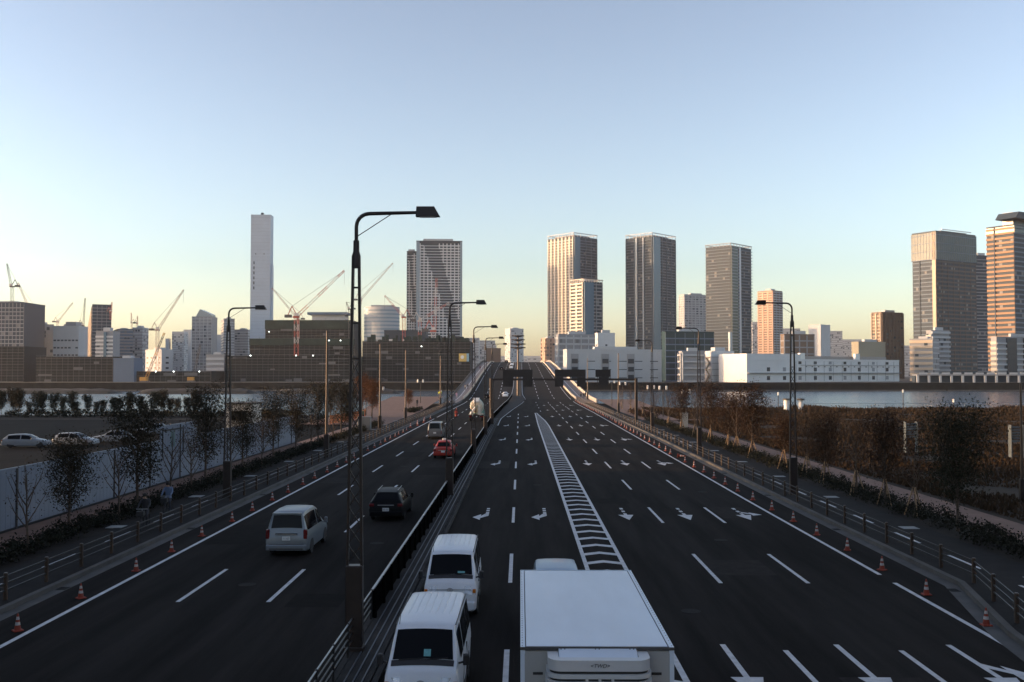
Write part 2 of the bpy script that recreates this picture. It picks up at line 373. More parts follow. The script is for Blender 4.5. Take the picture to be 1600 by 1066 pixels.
s_ = MB(); ribbon(s_, SL_, lambda y: KL(y)-.22, YBB, .13); s_.build('left_walkway', mat('walkway_paving', (.19,.17,.165), .85, var=.15, scale=1), bridge)
s_ = MB(); ribbon(s_, lambda y: KR(y)+.24, SR_, YBB, .13); s_.build('right_walkway', MATS['walkway_paving'], bridge)
s_ = MB(); ribbon(s_, lambda y: lerp(SL_(y),KL(y),.48), lambda y: lerp(SL_(y),KL(y),.53), YBB, .14); s_.build('walkway_line', PAINT, bridge)
s_ = MB(); ribbon(s_, lambda y: lerp(KR(y),SR_(y),.45), lambda y: lerp(KR(y),SR_(y),.50), YBB, .14); s_.build('walkway_line', PAINT, bridge)
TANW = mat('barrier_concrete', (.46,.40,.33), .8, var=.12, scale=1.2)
Y2 = [y for y in YBB if y >= 288]
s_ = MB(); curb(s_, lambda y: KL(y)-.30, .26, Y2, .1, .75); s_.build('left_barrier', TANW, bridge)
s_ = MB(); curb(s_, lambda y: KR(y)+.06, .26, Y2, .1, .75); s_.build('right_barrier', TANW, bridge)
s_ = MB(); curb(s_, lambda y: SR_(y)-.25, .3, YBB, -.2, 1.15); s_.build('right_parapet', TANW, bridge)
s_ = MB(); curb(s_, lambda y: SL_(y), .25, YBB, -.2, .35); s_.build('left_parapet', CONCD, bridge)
s_ = MB(); curb(s_, lambda y: SL_(y)+.05, .10, YBB, 1.05, 1.2); 
for y in np.arange(263, 600, 2.0): s_.box(SL_(y)+.07, SL_(y)+.13, y-.05, y+.05, ZR(y)+.3, ZR(y)+1.1)
for hz in (.5,.65,.8,.95): curb(s_, lambda y: SL_(y)+.08, .03, YBB, hz, hz+.03)
s_.build('left_railing', BLACKM, bridge, kind='stuff')
for y in (330, 420, 510):
    for x in (-14, 10):
        p = MB(); p.box(x-3, x+3, y-1.4, y+1.4, -6, ZR(y)-1.75); p.build('pier', CONC, bridge)
# guard fences beside the pavements
def guard(label, fx, y0, y1):
    t = thing('guard_fence', label, 'fence')
    ys = [y for y in YS if y0 < y < y1]; ys = [y0]+ys+[y1]
    for hz in (.32,.56,.80):
        r = MB(); curb(r, lambda y: fx(y)-.02, .04, ys, .13+hz-.025, .13+hz+.025); r.build('rail', BLACKM, t)
    pm = MB(); pm.bevbox(-.06,.06,-.06,.06,0,.92,.02); me = pm.mesh('fence_post'); me.materials.append(POLEM)
    y = y0+.2
    while y < y1:
        o = link('post', me, None, t); o.location = (fx(y), y, ZR(y)+.13); y += 2.92
    return t
guard('brown post and rail guard fence along the left pavement', lambda y: KL(y)-.62, 22, 262)
guard('brown post and rail guard fence along the right pavement', lambda y: KR(y)+.55, 25, 290)
# median barrier
t = thing('median_barrier', 'long dark barrier with a pale top rail along the road median', 'barrier')
BY = [31.5]+[y for y in YS if 32 < y < 262]+[262, 300]
bb = MB(); curb(bb, lambda y: ML(y)+.10, .06, BY, .14, .98); bb.build('panel', mat('barrier_panel', (.006,.006,.006), 1.0, spec=0), t)
bb = MB(); curb(bb, lambda y: ML(y)+.09, .08, BY, .985, 1.03); bb.build('top_rail', STEEL, t)
pm = MB(); pm.box(-.05,.05,-.06,.06,0,.9); me = pm.mesh('barrier_post'); me.materials.append(mat('barrier_panel', (.006,.006,.006), 1.0, spec=0))
y = 31.6
while y < 262:
    o = link('post', me, None, t); o.location = (ML(y)+.20, y, .12); y += 2.0
t = thing('median_railing', 'open tubular railing at the near end of the median', 'railing')
for hz in (.3,.5,.7,.9):
    r = MB(); r.tube((-4.66,4,.12+hz),(-4.66,31.4,.12+hz),.022,n=6); r.build('rail', STEEL if hz==.9 else BLACKM, t)
for i in range(14):
    r = MB(); r.bevbox(-4.69,-4.63,4+2.1*i-.03,4+2.1*i+.03,.12,1.06,.01); r.build('post', BLACKM, t)
# ---------------------------------------------------------------- street lamps
LAMPM = mat('lamp_dark_brown', (.040,.030,.026), .42, .3, var=.15, scale=2)
def make_lamp():
    t = thing('street_lamp', '', 'street lamp')
    H1, H2, HT = 2.35, 11.0, 12.25
    wl = lambda z: lerp(.20, .082, (z-H1)/(H2-H1))
    b = MB(); b.bevbox(-.27,.27,-.22,.22,0,.12,.02); b.bevbox(-.235,.235,-.17,.17,.12,H1,.03); b.build('base_cabinet', LAMPM, t)
    for s in (-1,1):
        l = MB(); l.bar((s*wl(H1),0,H1-.05),(s*wl(H2),0,H2),.07,.14); l.build('leg', LAMPM, t)
    r = MB()
    for z in (10.1, 9.1, 8.1): r.bar((-wl(z),0,z),(wl(z),0,z),.05,.05)
    n = 11; zs = [lerp(H1+.05, 8.1, i/n) for i in range(n+1)]
    for i in range(n):
        a, c = zs[i], zs[i+1]
        r.bar((-wl(a),.03,a),(wl(c),.03,c),.022,.03); r.bar((wl(a),-.03,a),(-wl(c),-.03,c),.022,.03)
    r.build('lattice_bracing', LAMPM, t)
    c = MB(); c.lathe([(.125,H2-.35),(.125,H2),(.09,H2+.12),(.085,H2+.42),(.06,H2+.44)],12); c.build('collar', LAMPM, t, 40)
    pts = [(0,0,H2+.3),(0,0,HT-.42)] + [(.36*(1-math.cos(a)),0,HT-.42+.36*math.sin(a)) for a in (R_(22),R_(45),R_(68),R_(90))] + [(1.75,0,HT-.03)]
    p = MB(); p.path(pts,[.055]*6+[.045,.042],10); ar = p.build('arm', LAMPM, t, 50)
    p = MB(); p.tube((.03,0,11.55),(.98,0,HT-.08),.014,n=6); p.build('stay_rod', LAMPM, ar)
    h = MB(); h.prism([(1.68,-.13,HT-.15),(2.36,-.13,HT-.15),(2.20,-.10,HT+.13),(1.70,-.10,HT+.13)],(0,.26,0)); hd = h.build('lamp_head', LAMPM, t)
    h = MB(); h.box(1.78,2.26,-.10,.10,HT-.165,HT-.151); h.build('lens', mat('lamp_lens', (.5,.5,.48), .3), hd)
    return t
lamp = make_lamp(); first = [True]
def put_lamp(x, y, rz, label, grp, sz=1.0):
    o = lamp if first[0] else copy_tree(lamp); first[0] = False
    o.location = (x, y, ZR(y)+.12); o.rotation_euler = (0,0,rz); o.scale = (1,1,sz); o['label'] = label; o['group'] = grp
nm = ['nearest','second','third','fourth','fifth','farthest']
for i,(x,y) in enumerate(((-4.62,27.9),(-4.5,63.4),(-4.5,96),(-4.4,126),(-4.3,152))):
    put_lamp(x, y, 0, ['tall dark lattice street lamp on the median, nearest the camera','second nearest lattice street lamp on the road median','third nearest lattice street lamp on the road median','fourth nearest lattice street lamp on the road median','farthest lattice street lamp on the road median'][i], 'median street lamps')
put_lamp(-18.2, 61.9, 0, 'lattice street lamp on the left pavement, its arm over the road', 'pavement street lamps', .965)
for i,(x,y) in enumerate(((17.4,63.8),(17.8,99.4),(18.1,137))):
    put_lamp(x, y, math.pi, ['nearest lattice street lamp on the right pavement, arm towards the road','second lattice street lamp along the right pavement','third lattice street lamp along the right pavement, near the gantry post'][i], 'pavement street lamps')
# slim straight poles
def make_pole():
    t = thing('slim_pole', '', 'pole')
    b = MB(); b.bevbox(-.22,.22,-.2,.2,0,2.1,.03); b.build('base_cabinet', LAMPM, t)
    b = MB(); b.lathe([(.14,2.0),(.11,6),(.08,11.6),(.0,11.65)],10,cap=False); b.build('shaft', POLEM, t, 40)
    return t
pole = make_pole(); first[0] = True
SP = [(-17.8,91.5,0,'slim brown pole rising from left pavement beside the trees'),(-18.6,132,0,'slim brown pole on the left pavement near the plaza, right of the nearest slim one'),(-19.0,165,0,'slim brown pole standing beside the small trees on the left plaza edge'),(-18.3,228,.1,'slim brown pole at the foot of the bridge walkway, left side'),
      (18.9,192,0,'slim brown pole on the right pavement beyond the gantry'),(18.9,280,.2,'slim brown pole at the foot of the bridge, right side'),(31.0,62,0,'slim dark pole with small cross arm standing in the right field')]
for i,(x,y,z,l) in enumerate(SP):
    o = pole if first[0] else copy_tree(pole); first[0] = False
    o.location = (x,y,ZR(y)+z+(.0 if x>30 else .13)); o['label'] = l
    if x > 30: o.scale = (.7,.7,.62)
# multi-arm mast on the bridge median
t = thing('floodlight_mast', 'tall mast with tiers of branching lamp arms on the bridge median', 'light mast', (-.7, 304, ZR(304)+.12))
b = MB(); b.lathe([(.42,0),(.40,3),(.30,10),(.2,18.6)],12); b.build('shaft', POLEM, t, 40)
for k,(z,r) in enumerate(((14.6,1.75),(15.7,1.75),(17.0,1.5),(18.2,1.35))):
    for j in range(6):
        a = R_(12 + 60*j); d = Vector((math.cos(a), math.sin(a)*.6, 0))
        b = MB(); b.tube(d*.1+Vector((0,0,z-.35)), d*r+Vector((0,0,z)), .12, .09, 6); ar = b.build('arm', POLEM, t)
        b = MB(); b.bevbox(-.5,.5,-.3,.3,-.1,.22,.06); h = b.build('lamp_head', LAMPM, ar); h.location = d*(r+.1)+Vector((0,0,z))
# sign gantry, seen from behind
t = thing('sign_gantry', 'dark sign gantry with the backs of traffic signs over the right carriageway', 'gantry')
GY = 157.5
for x,m_ in ((-4.6,POLEM),(18.3,LAMPM)):
    b = MB(); b.bevbox(x-.22,x+.22,GY-.22,GY+.22,0.1,7.05,.04); b.build('post', m_, t)
b = MB(); b.box(-4.4,18.1,GY-.16,GY+.16,6.72,7.04); b.build('beam', LAMPM, t)
SIGNB = mat('sign_back', (.022,.022,.024), .55, .3, var=.15, scale=1)
for (x0,x1,legs) in ((-2.75,1.92,((-2.75,-1.15),(.42,1.92))),(5.45,10.3,((5.45,6.8),(8.95,10.3))),(11.85,14.25,((12.35,13.85),))):
    b = MB(); b.box(x0,x1,GY-.34,GY-.24,7.28,8.45); p = b.build('sign_panel', SIGNB, t)
    for (a_,c_) in legs:
        b = MB(); b.box(a_,c_,GY-.33,GY-.25,5.75,7.27); b.build('lower_sign_panel', SIGNB, p)
    b = MB()
    for xx in np.linspace(x0+.3,x1-.3,3): b.box(xx-.05,xx+.05,GY-.24,GY-.15,6.0 if len(legs)==1 else 7.0,8.3)
    b.build('sign_bracket', LAMPM, p)
# ---------------------------------------------------------------- traffic cones
def make_cone():
    t = thing('traffic_cone', '', 'traffic cone')
    b = MB(); b.bevbox(-.19,.19,-.19,.19,0,.05,.02); b.build('base', CONEO, t)
    rr = lambda z: lerp(.135,.028,(z-.05)/.65)
    for z0,z1,m_,n_ in ((.05,.24,CONEO,'cone_body'),(.24,.36,CONEW,'reflective_band'),(.36,.46,CONEO,'cone_body'),(.46,.58,CONEW,'reflective_band'),(.58,.70,CONEO,'cone_tip')):
        b = MB(); b.lathe([(rr(z0),z0),(rr(z1),z1)],12,cap=(z1==.70)); b.build(n_, m_, t, 60)
    return t
cone = make_cone(); first[0] = True
rnd = random.Random(4)
def put_cone(x,y,label,grp,tilt=None,s=1):
    o = cone if first[0] else copy_tree(cone); first[0] = False
    o.location = (x+rnd.uniform(-.06,.06), y+rnd.uniform(-.25,.25), ZR(y)+.012); o.rotation_euler = (0,0,rnd.uniform(0,6))
    o.scale = (s,s,s)
    if tilt: o.rotation_euler = tilt; o.location.z += .16
    o['label'] = label; o['group'] = grp
y = 30.5; nc = 0
while y < 140: nc += 1; put_cone(lerp(-15.2,-15.5,(y-30)/110), y, 'orange and white traffic cone beside the left kerb, %s from the camera' % ORD[nc-1], 'cones along the left kerb', s=.74); y += 4.4
for i,y in enumerate((144,149,154,159,165,171)): put_cone(-15.9+(.5 if i%2 else 0), y, 'sunlit orange cone in the cluster at the end of left row', 'sunlit cones at the left row end', s=1.0)
y = 31.3; nc = 0
while y < 280:
    nc += 1
    if abs(y-93) > 2: put_cone(ER(y)+.42+(.35 if y>110 else 0)*min(1,(y-110)/60), y, 'orange and white traffic cone beside the right kerb, %s from the camera' % ORD[nc-1] if nc <= 26 else 'small distant traffic cone in the right kerb row beyond the gantry', 'cones along the right kerb', s=.78)
    y += 4.35
put_cone(14.65, 93.2, 'fallen traffic cone lying on its side in the right row', 'fallen cone', tilt=(R_(90),0,R_(60)))
# ---------------------------------------------------------------- plaza lanterns and small furniture
LANT = mat('lantern_white', (.75,.74,.70), .4)
def lantern(x,y,z,h,label,two=True,grp='twin lantern posts on the waterfront'):
    t = thing('lantern_post', label, 'lantern', (x,y,z), 0, grp)
    b = MB(); b.lathe([(.09,0),(.07,h)],8); b.build('post', LAMPM, t)
    if two:
        b = MB(); b.tube((-.6,0,h-.15),(.6,0,h-.15),.03,n=6); b.build('cross_arm', LAMPM, t)
    for s in ((-.6,.6) if two else (0,)):
        b = MB(); b.lathe([(.15,h-.12),(.19,h),(.19,h+.5),(.12,h+.58)],10); lt = b.build('lantern', LANT, t)
        b = MB(); b.lathe([(.21,h+.58),(.05,h+.66)],10,c=(0,0,0)); b.build('cap', LAMPM, lt)
        lt.location = (s,0,0)
for i,(px,py,Y,l) in enumerate(((572,611,185,'twin lantern post left of the rust-leaved plaza tree'),(594,609,190,'twin lantern post right behind the orange netting'),(657,597,232,'twin lantern post beside the plaza flower bed'),
        (956,598,228,'twin lantern post behind the gantry post'),(973,601,215,'twin lantern post second from the bridge on right bank'),(1017,607,190,'twin lantern post beyond the third right street lamp'),(1036,608,178,'twin lantern post third among the right bank trees'),(1072,614,160,'twin lantern post right of the grey cabinet'))):
    p = at(px,py,Y); gz = .14 + (1.6*max(0,(Y-205)/55) if p.x<0 else .9*max(0,(Y-205)/55)); lantern(p.x,Y,gz,p.z-gz,l)
for i,(px,py,Y,l) in enumerate(((1216,617,215,'small single lamp post by the river rail, left one'),(1411,613,216,'small single lamp post by the river rail behind the dry grass'),(1490,628,205,'small single lamp post near the right edge of the river'))):
    p = at(px,py,Y); lantern(p.x,Y,0,p.z,l,False,'single riverside lamps')
for px,l in ((1229,'white round bollard by the river, left of the pair'),(1251,'white round bollard by the river, right of the pair')):
    p = at(px,634,206); t = thing('bollard', l, 'bollard', (p.x,206,0), 0, 'white riverside bollards')
    b = MB(); b.lathe([(.55,0),(.55,2.35)],14); b.build('drum', LANT, t, 40)
    b = MB(); b.lathe([(.85,2.35),(.85,2.6),(.6,2.7)],14); b.build('cap', CONC, t, 40)
t = thing('river_railing', 'thin metal railing along the right river bank', 'railing')
for hz in (.5,1.05):
    b = MB(); b.tube((37,224.5,hz),(300,228.0,hz),.04,n=5); b.build('rail', STEEL, t)
b = MB()
for x in np.arange(37,300,3): b.tube((x,224.5+3.5*(x-37)/263,0),(x,224.5+3.5*(x-37)/263,1.05),.04,n=5)
b.build('posts', STEEL, t, kind='stuff')
t = thing('utility_cabinet', 'pale grey upright utility cabinet on the right promenade edge', 'cabinet', (22.5,137,.05))
b = MB(); b.bevbox(-.45,.45,-.3,.3,.1,2.3,.04); b.build('body', mat('cabinet_paint', (.42,.42,.38), .5), t); b = MB(); b.box(-.5,.5,-.35,.35,0,.1); b.build('plinth', CONC, t); b=MB(); b.box(-.5,.5,-.35,.35,2.3,2.36); b.build('lid', MATS['cabinet_paint'], t)
t = thing('utility_cabinet', 'two-door grey cabinet beside the left pavement near the netting', 'cabinet', (-21.3,136,.05))
b = MB(); b.bevbox(-.9,.9,-.4,.4,.1,1.9,.04); b.build('body', mat('cabinet_dark', (.2,.2,.19), .5), t); b = MB(); b.box(-.95,.95,-.45,.45,0,.1); b.build('plinth', CONC, t)
for s in (-1,1): b=MB(); b.box(s*.45-.38,s*.45+.38,-.425,-.401,.25,1.75); b.build('door', MATS['cabinet_dark'], t)
for px,py,Y,l in ((1423,674,98,'white louvred panel box standing in the dry field'),(1588,696,92,'teal-grey louvred panel box at the right edge of field')):
    p = at(px,py,Y); t = thing('louvre_box', l, 'louvre box', (p.x,Y,0))
    lm = mat('louvre_paint', (.11,.13,.135), .7)
    for s in (-1,1): b=MB(); b.box(s*.55-.04,s*.55+.04,-.3,.3,0,3.1); b.build('side_post', lm, t)
    for k in range(6): b=MB(); b.box(-.51,.51,-.25,.25,1.55+.25*k,1.68+.25*k); b.build('slat', lm, t)
# construction netting on the left waterfront
NET = mat('orange_net', (.62,.17,.05), .8, var=.3, scale=2)
t = thing('safety_netting', 'orange construction netting strung between posts left of the plaza', 'netting', (-28.5,150,0))
for i in range(6):
    b = MB(); b.tube((-.2+i*.3,i*5,0),(-.2+i*.3,i*5,1.7),.05,n=6); b.build('post', POLEM, t)
for i in range(5):
    b = MB(); b.grid(lambda u,v: (-.2+(i+u)*.3+.08*math.sin(u*9+v*5), (i+u)*5, .25+v*1.3-.12*math.sin(u*math.pi)*v), np.linspace(0,1,8), np.linspace(0,1,5)); b.build('net_panel', NET, t)
# ---------------------------------------------------------------- white hoarding on the left
t = thing('site_hoarding', 'long white construction hoarding between promenade and car park', 'hoarding', (-25.35,0,0))
HM = [mat('hoarding_%d'%i, c, .5, var=.05, scale=.8) for i,c in enumerate(((.20,.235,.29),(.18,.21,.265),(.21,.245,.30)))]
rnd = random.Random(8); y = 20.0; i = 0
while y < 112:
    tall = 68.5 < y < 76.9; h = 4.05 if tall else 3.05
    b = MB(); b.box(-.03,.03+rnd.uniform(0,.006),.01,1.99,.12,h)
    for q in (.5,1.0,1.5): b.box(.03,.042,q-.02,q+.02,.14,h-.03)
    o = b.build('panel', HM[rnd.randrange(3)], t); o.location = (0,y,0)
    b = MB(); b.box(-.06,.06,-.01,2.01,h,h+.06); o = b.build('cap', HM[0], t); o.location = (0,y,0)
    if i % 3 == 0: b = MB(); b.box(.045,.11,-.05,.05,0,h); o = b.build('post', CONCD, t); o.location = (0,y,0)
    y += 2.0; i += 1
b = MB(); b.box(-.08,.08,20,112,0,.12); b.build('skirting', BLACKM, t)
b = MB(); b.box(.05,.09,70.3,70.42,1.9,3.8); b.box(.05,.09,74.6,74.72,1.9,3.8); b.box(.05,.09,70.42,74.6,3.7,3.8); b.build('gate_frame', BLACKM, t)
for q in (72.1,72.6): b = MB(); b.box(.05,.07,q,q+.22,2.5,3.65); b.build('stripe', mat('gate_stripe', (.12,.2,.18), .6), t)
t = thing('site_hut', 'small cream site hut behind the white hoarding', 'hut', (-29.5,104,0))
b = MB(); b.bevbox(-1.4,1.4,0,4,0,4.6,.06); b.build('wall', mat('hut_cream', (.55,.52,.45), .6), t); b=MB(); b.box(-1.5,1.5,-.1,4.1,4.6,4.75); b.build('roof', CONC, t); b=MB(); b.box(-.9,.9,-.03,-.004,2.9,3.9); b.build('window', GLASS, t)
# ---------------------------------------------------------------- vehicles
class Car:
    """lofted shell; stations (y, z0, zb, zr, wl, wb, wr), front at y=0 facing -y"""
    def __init__(s, st): s.st = st
    def S(s, i):
        k = min(int(i), len(s.st)-2); t = i-k; a, b = s.st[k], s.st[k+1]; return [lerp(p,q,t) for p,q in zip(a,b)]
    def ring(s, i):
        y,z0,zb,zr,wl,wb,wr = s.S(i); h = zr-zb; r = min(.10, wr*.2)
        half = [(0,z0),(wl*.9,z0),(wl*.985,z0+.07),(wl,z0+(zb-z0)*.35),(wl+.012,z0+(zb-z0)*.7),(wb,zb),(lerp(wb,wr,.45),zb+h*.45),(wr+.012,zb+h*.86),(wr-r*.25,zb+h*.965),(wr-r,zr+.004),(wr*.5,zr+.022),(0,zr+.028)]
        pts = [(x,y,z) for x,z in half] + [(-x,y,z) for x,z in half[-2:0:-1]]
        return [Vector(p) for p in pts]
    def shell(s, sub=3):
        b = MB(); n = (len(s.st)-1)*sub; rs = [s.ring(k/sub) for k in range(n+1)]; m = len(rs[0])
        vs_ = [p for r in rs for p in r]; fs = []
        for k in range(n):
            for i in range(m): j=(i+1)%m; fs.append((k*m+j,k*m+i,(k+1)*m+i,(k+1)*m+j))
        fs.append(tuple(range(m))); fs.append(tuple(range((n+1)*m-1,n*m-1,-1)))
        return b.add(vs_, fs)
    def side(s, i0, i1, t0, t1, sg, off=.008, n=8):
        def P(u,v):
            y,z0,zb,zr,wl,wb,wr = s.S(lerp(i0,i1,u)); t = lerp(t0,t1,v); h = zr-zb
            x = lerp(wb, lerp(wb,wr,.45), t/.45) if t<.45 else lerp(lerp(wb,wr,.45), wr+.012, (t-.45)/.41)
            return (sg*(x+off), y, zb+h*t)
        us = np.linspace(0,1,n); vs2 = np.linspace(0,1,5)
        return MB().grid(P, us if sg>0 else us[::-1], vs2)
    def top(s, i0, i1, s0, s1, off=(0,-.006,.012), n=6):
        def P(u,v):
            y,z0,zb,zr,wl,wb,wr = s.S(lerp(i0,i1,u)); q = lerp(s0,s1,v)
            return (q*(wr-.03)+off[0], y+off[1], zr+.03*(1-q*q)+off[2])
        return MB().grid(P, np.linspace(0,1,n), np.linspace(1,0,7))
def wheel(parent, x, y, r, w=.2):
    o = bpy.data.objects.new('wheel', None); col.objects.link(o); o.parent = parent; o.location = (x,y,r)
    b = MB(); b.lathe([(r*.6,-w/2),(r*.93,-w/2),(r,-w/2+.03),(r,w/2-.03),(r*.93,w/2),(r*.6,w/2)],20,axis='X'); b.build('tyre', RUBBER, o, 40)
    b = MB(); b.lathe([(r*.62,-w/2+.02),(r*.5,-w/2+.03),(r*.15,-w/2+.01),(r*.15,w/2-.01),(r*.5,w/2-.03),(r*.62,w/2-.02)],12,axis='X'); b.build('rim', RIM, o, 40)
def arch(parent, x, y, r):
    b = MB(); s = 1 if x>0 else -1
    b.prism([(x-s*.05,y+(r+.06)*math.cos(a),r+(r+.06)*math.sin(a)) for a in np.linspace(0,math.pi,13)]+[(x-s*.05,y-r-.06,.2),(x-s*.05,y+r+.06,.2)], (s*.062,0,0)); b.build('wheel_arch', PLAST, parent)
def plate(parent, y, z, front, txt='', w=.33, h=.165):
    b = MB(); d = -.02 if front else .02; b.box(-w/2,w/2,min(y,y+d),max(y,y+d),z-h/2,z+h/2); o = b.build('number_plate', PLATE, parent)
    if txt:
        text_mesh('plate_number', txt, h*.72, INK, o, (0,y+d*1.15,z-.01), (R_(90),0,0 if front else math.pi))
def boxpart(name, m_, parent, *a, bev=None):
    b = MB(); b.bevbox(*a, bev) if bev else b.box(*a); return b.build(name, m_, parent)
def mirror(parent, x, y, z, m_):
    for s in (-1,1):
        b = MB(); b.bevbox(s*x-.07+s*.14,s*x+.07+s*.14,y-.06,y+.06,z-.02,z+.22,.03); b.bar((s*(x-.05),y+.02,z),(s*(x+.12),y,z+.05),.04,.04); b.build('wing_mirror', m_, parent)
VAN = [(0,.36,.60,.64,.66,.66,.58),(.05,.24,.84,.90,.80,.79,.72),(.15,.22,1.02,1.10,.835,.815,.76),(.44,.22,1.10,1.27,.845,.83,.765),(.98,.22,1.12,1.86,.85,.84,.70),(1.12,.22,1.12,1.93,.85,.84,.70),(1.8,.22,1.11,1.985,.85,.84,.72),(3.2,.22,1.11,1.99,.85,.84,.72),(4.35,.22,1.11,1.97,.85,.84,.72),(4.6,.26,1.10,1.92,.84,.83,.70),(4.70,.36,1.02,1.15,.80,.79,.74)]
def van(label, loc, rz, paint, sticker=None, grp=None, emblem=True, rear_plate='', front=True, sc=1):
    t = thing('delivery_van', label, 'van', loc, rz, grp); t.scale = (sc,sc,sc); c = Car(VAN)
    c.shell().build('body', paint, t, 38)
    if front: 
        ws = c.top(3.04,3.97,-.94,.94).build('windscreen', GLASS, t, 60)
        for s in (-1,1):
            b = MB(); b.bar((s*.25-.3,.44,1.31),(s*.25+.32,.47,1.34),.02,.02); b.build('wiper', PLAST, ws)
        if sticker:
            b = c.top(3.10,3.32,.02,.24,off=(0,-.012,.02)) if sticker==1 else c.top(3.08,3.17,.3,.62,off=(0,-.012,.02)); b.build('paper_notice', mat('teal_paper', (.16,.42,.44), .7, var=.25, scale=9), ws)
        b = MB(); b.bevbox(-.06,.06,.86,.93,1.66,1.72,.01); b.build('rear_view_mirror', PLAST, ws)
    b = c.top(2.55,3.03,-.97,.97,off=(0,-.004,.006)); b.build('cowl_trim', PLAST, t, 60)
    c.top(9.08,9.9,-.86,.86,off=(0,.012,.0)).build('rear_window', GLASS, t, 60)
    for s in (-1,1):
        c.side(4.12,5.9,.10,.84,s).build('door_window', GLASS, t, 60); c.side(6.05,7.1,.10,.84,s).build('side_window', GLASS, t, 60); c.side(7.18,8.6,.10,.84,s).build('side_window', GLASS, t, 60)
        b = MB(); b.box(min(s*.852,s*.866),max(s*.852,s*.866),1.75,4.4,.80,.83); b.build('door_rail', paint if paint is not WHITEP else STEEL, t)
        for i,(za,zb_) in enumerate(((.66,.86),)):
            b = MB(); b.grid(lambda u,v: (s*lerp(.46,.815,u), lerp(-.0,.07,u**2)+lerp(.0,.09,v)-.012, lerp(.78,1.02,v)-.02*u), np.linspace(0,1,6) if s<0 else np.linspace(0,1,6)[::-1], np.linspace(0,1,4)); h = b.build('headlight', LENS, t, 60)
            b = MB(); b.bevbox(s*.77-.05,s*.77+.05,-.0,.05,.82,.94,.01); b.build('indicator', AMBER, h)
        b = MB(); b.box(min(s*.74,s*.82),max(s*.74,s*.82),4.685,4.715,.62,1.0); b.build('tail_light', TAILR, t)
        for ya,yb in ((1.62,1.64),(2.72,2.74)):
            b = MB(); b.box(min(s*.84,s*.868),max(s*.84,s*.868),ya,yb,.35,1.12); b.build('door_seam', PLAST, t)
        for ya in (1.38,1.85): boxpart('door_handle', PLAST if paint is WHITEP else paint, t, min(s*.85,s*.885),max(s*.85,s*.885),ya,ya+.16,.92,.96)
        b = MB(); b.tube((s*.70,1.15,1.93),(s*.735,4.4,1.955),.014,n=5); b.build('drip_rail', PLAST, t)
        boxpart('sill_trim', PLAST, t, min(s*.84,s*.862),max(s*.84,s*.862),1.15,3.0,.24,.36)
        wheel(t,s*.765,.78,.315); wheel(t,s*.765,3.45,.315); arch(t,s*.85,.78,.315); arch(t,s*.85,3.45,.315)
    for x in np.linspace(-.5,.5,7):
        b = MB()
        ys = [1.75,1.9,2.1,2.6,3.2,3.7,4.05,4.2,4.3]; zt = lambda y: c.S(np.interp(y,[a[0] for a in VAN],range(len(VAN))))[3]+.028-.03*(abs(x)/.72)**2
        b.grid(lambda u,v: (x+lerp(-.03,.03,v), u, zt(u)-.012+(.036*min(1,(u-1.75)*4,(4.3-u)*4) if 0<v<1 else 0)), ys, [1,.7,.3,0]); b.build('roof_rib', paint, t)
    boxpart('bumper', paint, t, -.80,.80,-.05,.12,.30,.56,bev=.05); boxpart('grille', PLAST, t, -.45,.45,-.03,.02,.70,.82,bev=.02); boxpart('air_intake', PLAST, t, -.5,.5,-.062,-.045,.34,.45)
    boxpart('bonnet_seam', PLAST, t, -.66,.66,.035,.06,.905,.92); boxpart('badge', STEEL, t, -.5,-.28,-.03,.0,.845,.87)
    b = MB(); b.tube((-.62,1.15,1.93),(-.62,1.45,2.2),.008,n=4); b.build('antenna', PLAST, t)
    mirror(t,.84,.55,1.2,PLAST if paint is WHITEP else paint)
    plate(t,-.055,.40,True,'46-49' if front else '')
    plate(t,4.70,.75,False,rear_plate)
    if emblem:
        b = MB()
        for rx,rz_ in ((.085,.058),(.030,.055),(.075,.024)):
            pts = [Vector((rx*math.cos(a),-.05,.93+rz_*math.sin(a)+(.015 if rx==.075 else 0))) for a in np.linspace(0,2*math.pi,17)]
            for i in range(16): b.tube(pts[i],pts[i+1],.008,n=5,cap=False)
        b.build('emblem', STEEL, t)
    return t
van('white van nearest the camera with ribbed roof and teal notice in windscreen', (-2.22,22.35,0), R_(-.5), WHITEP, 1, 'white vans queueing beside the median')
van('white van following directly behind the nearest white van', (-2.24,31.9,0), R_(.5), WHITEP, 2, 'white vans queueing beside the median')
van('grey van driving away in the left lane, pale roof edge', (-10.2,123.5,0), math.pi, GREYP, emblem=False)
MINI = [(0,.36,.62,.66,.62,.6,.5),(.08,.22,.80,.84,.80,.78,.66),(.75,.2,.92,1.0,.85,.83,.72),(.95,.2,.95,1.06,.86,.84,.72),(1.75,.2,.98,1.70,.865,.845,.66),(2.2,.2,.98,1.82,.865,.85,.67),(3.2,.2,.99,1.85,.865,.85,.67),(4.1,.2,1.0,1.82,.865,.85,.66),(4.38,.24,1.02,1.75,.86,.84,.65),(4.52,.30,1.04,1.10,.85,.83,.76),(4.60,.34,.72,.76,.83,.81,.76)]
WAGN = [(0,.34,.56,.60,.62,.6,.5),(.08,.22,.70,.74,.82,.80,.64),(.9,.2,.84,.92,.87,.85,.70),(1.25,.2,.87,.98,.88,.86,.70),(2.05,.2,.90,1.43,.88,.86,.60),(2.6,.2,.91,1.50,.88,.865,.61),(3.6,.2,.92,1.48,.88,.865,.60),(4.2,.22,.94,1.42,.875,.86,.58),(4.65,.28,.95,1.02,.86,.84,.70),(4.78,.34,.72,.76,.84,.82,.74)]
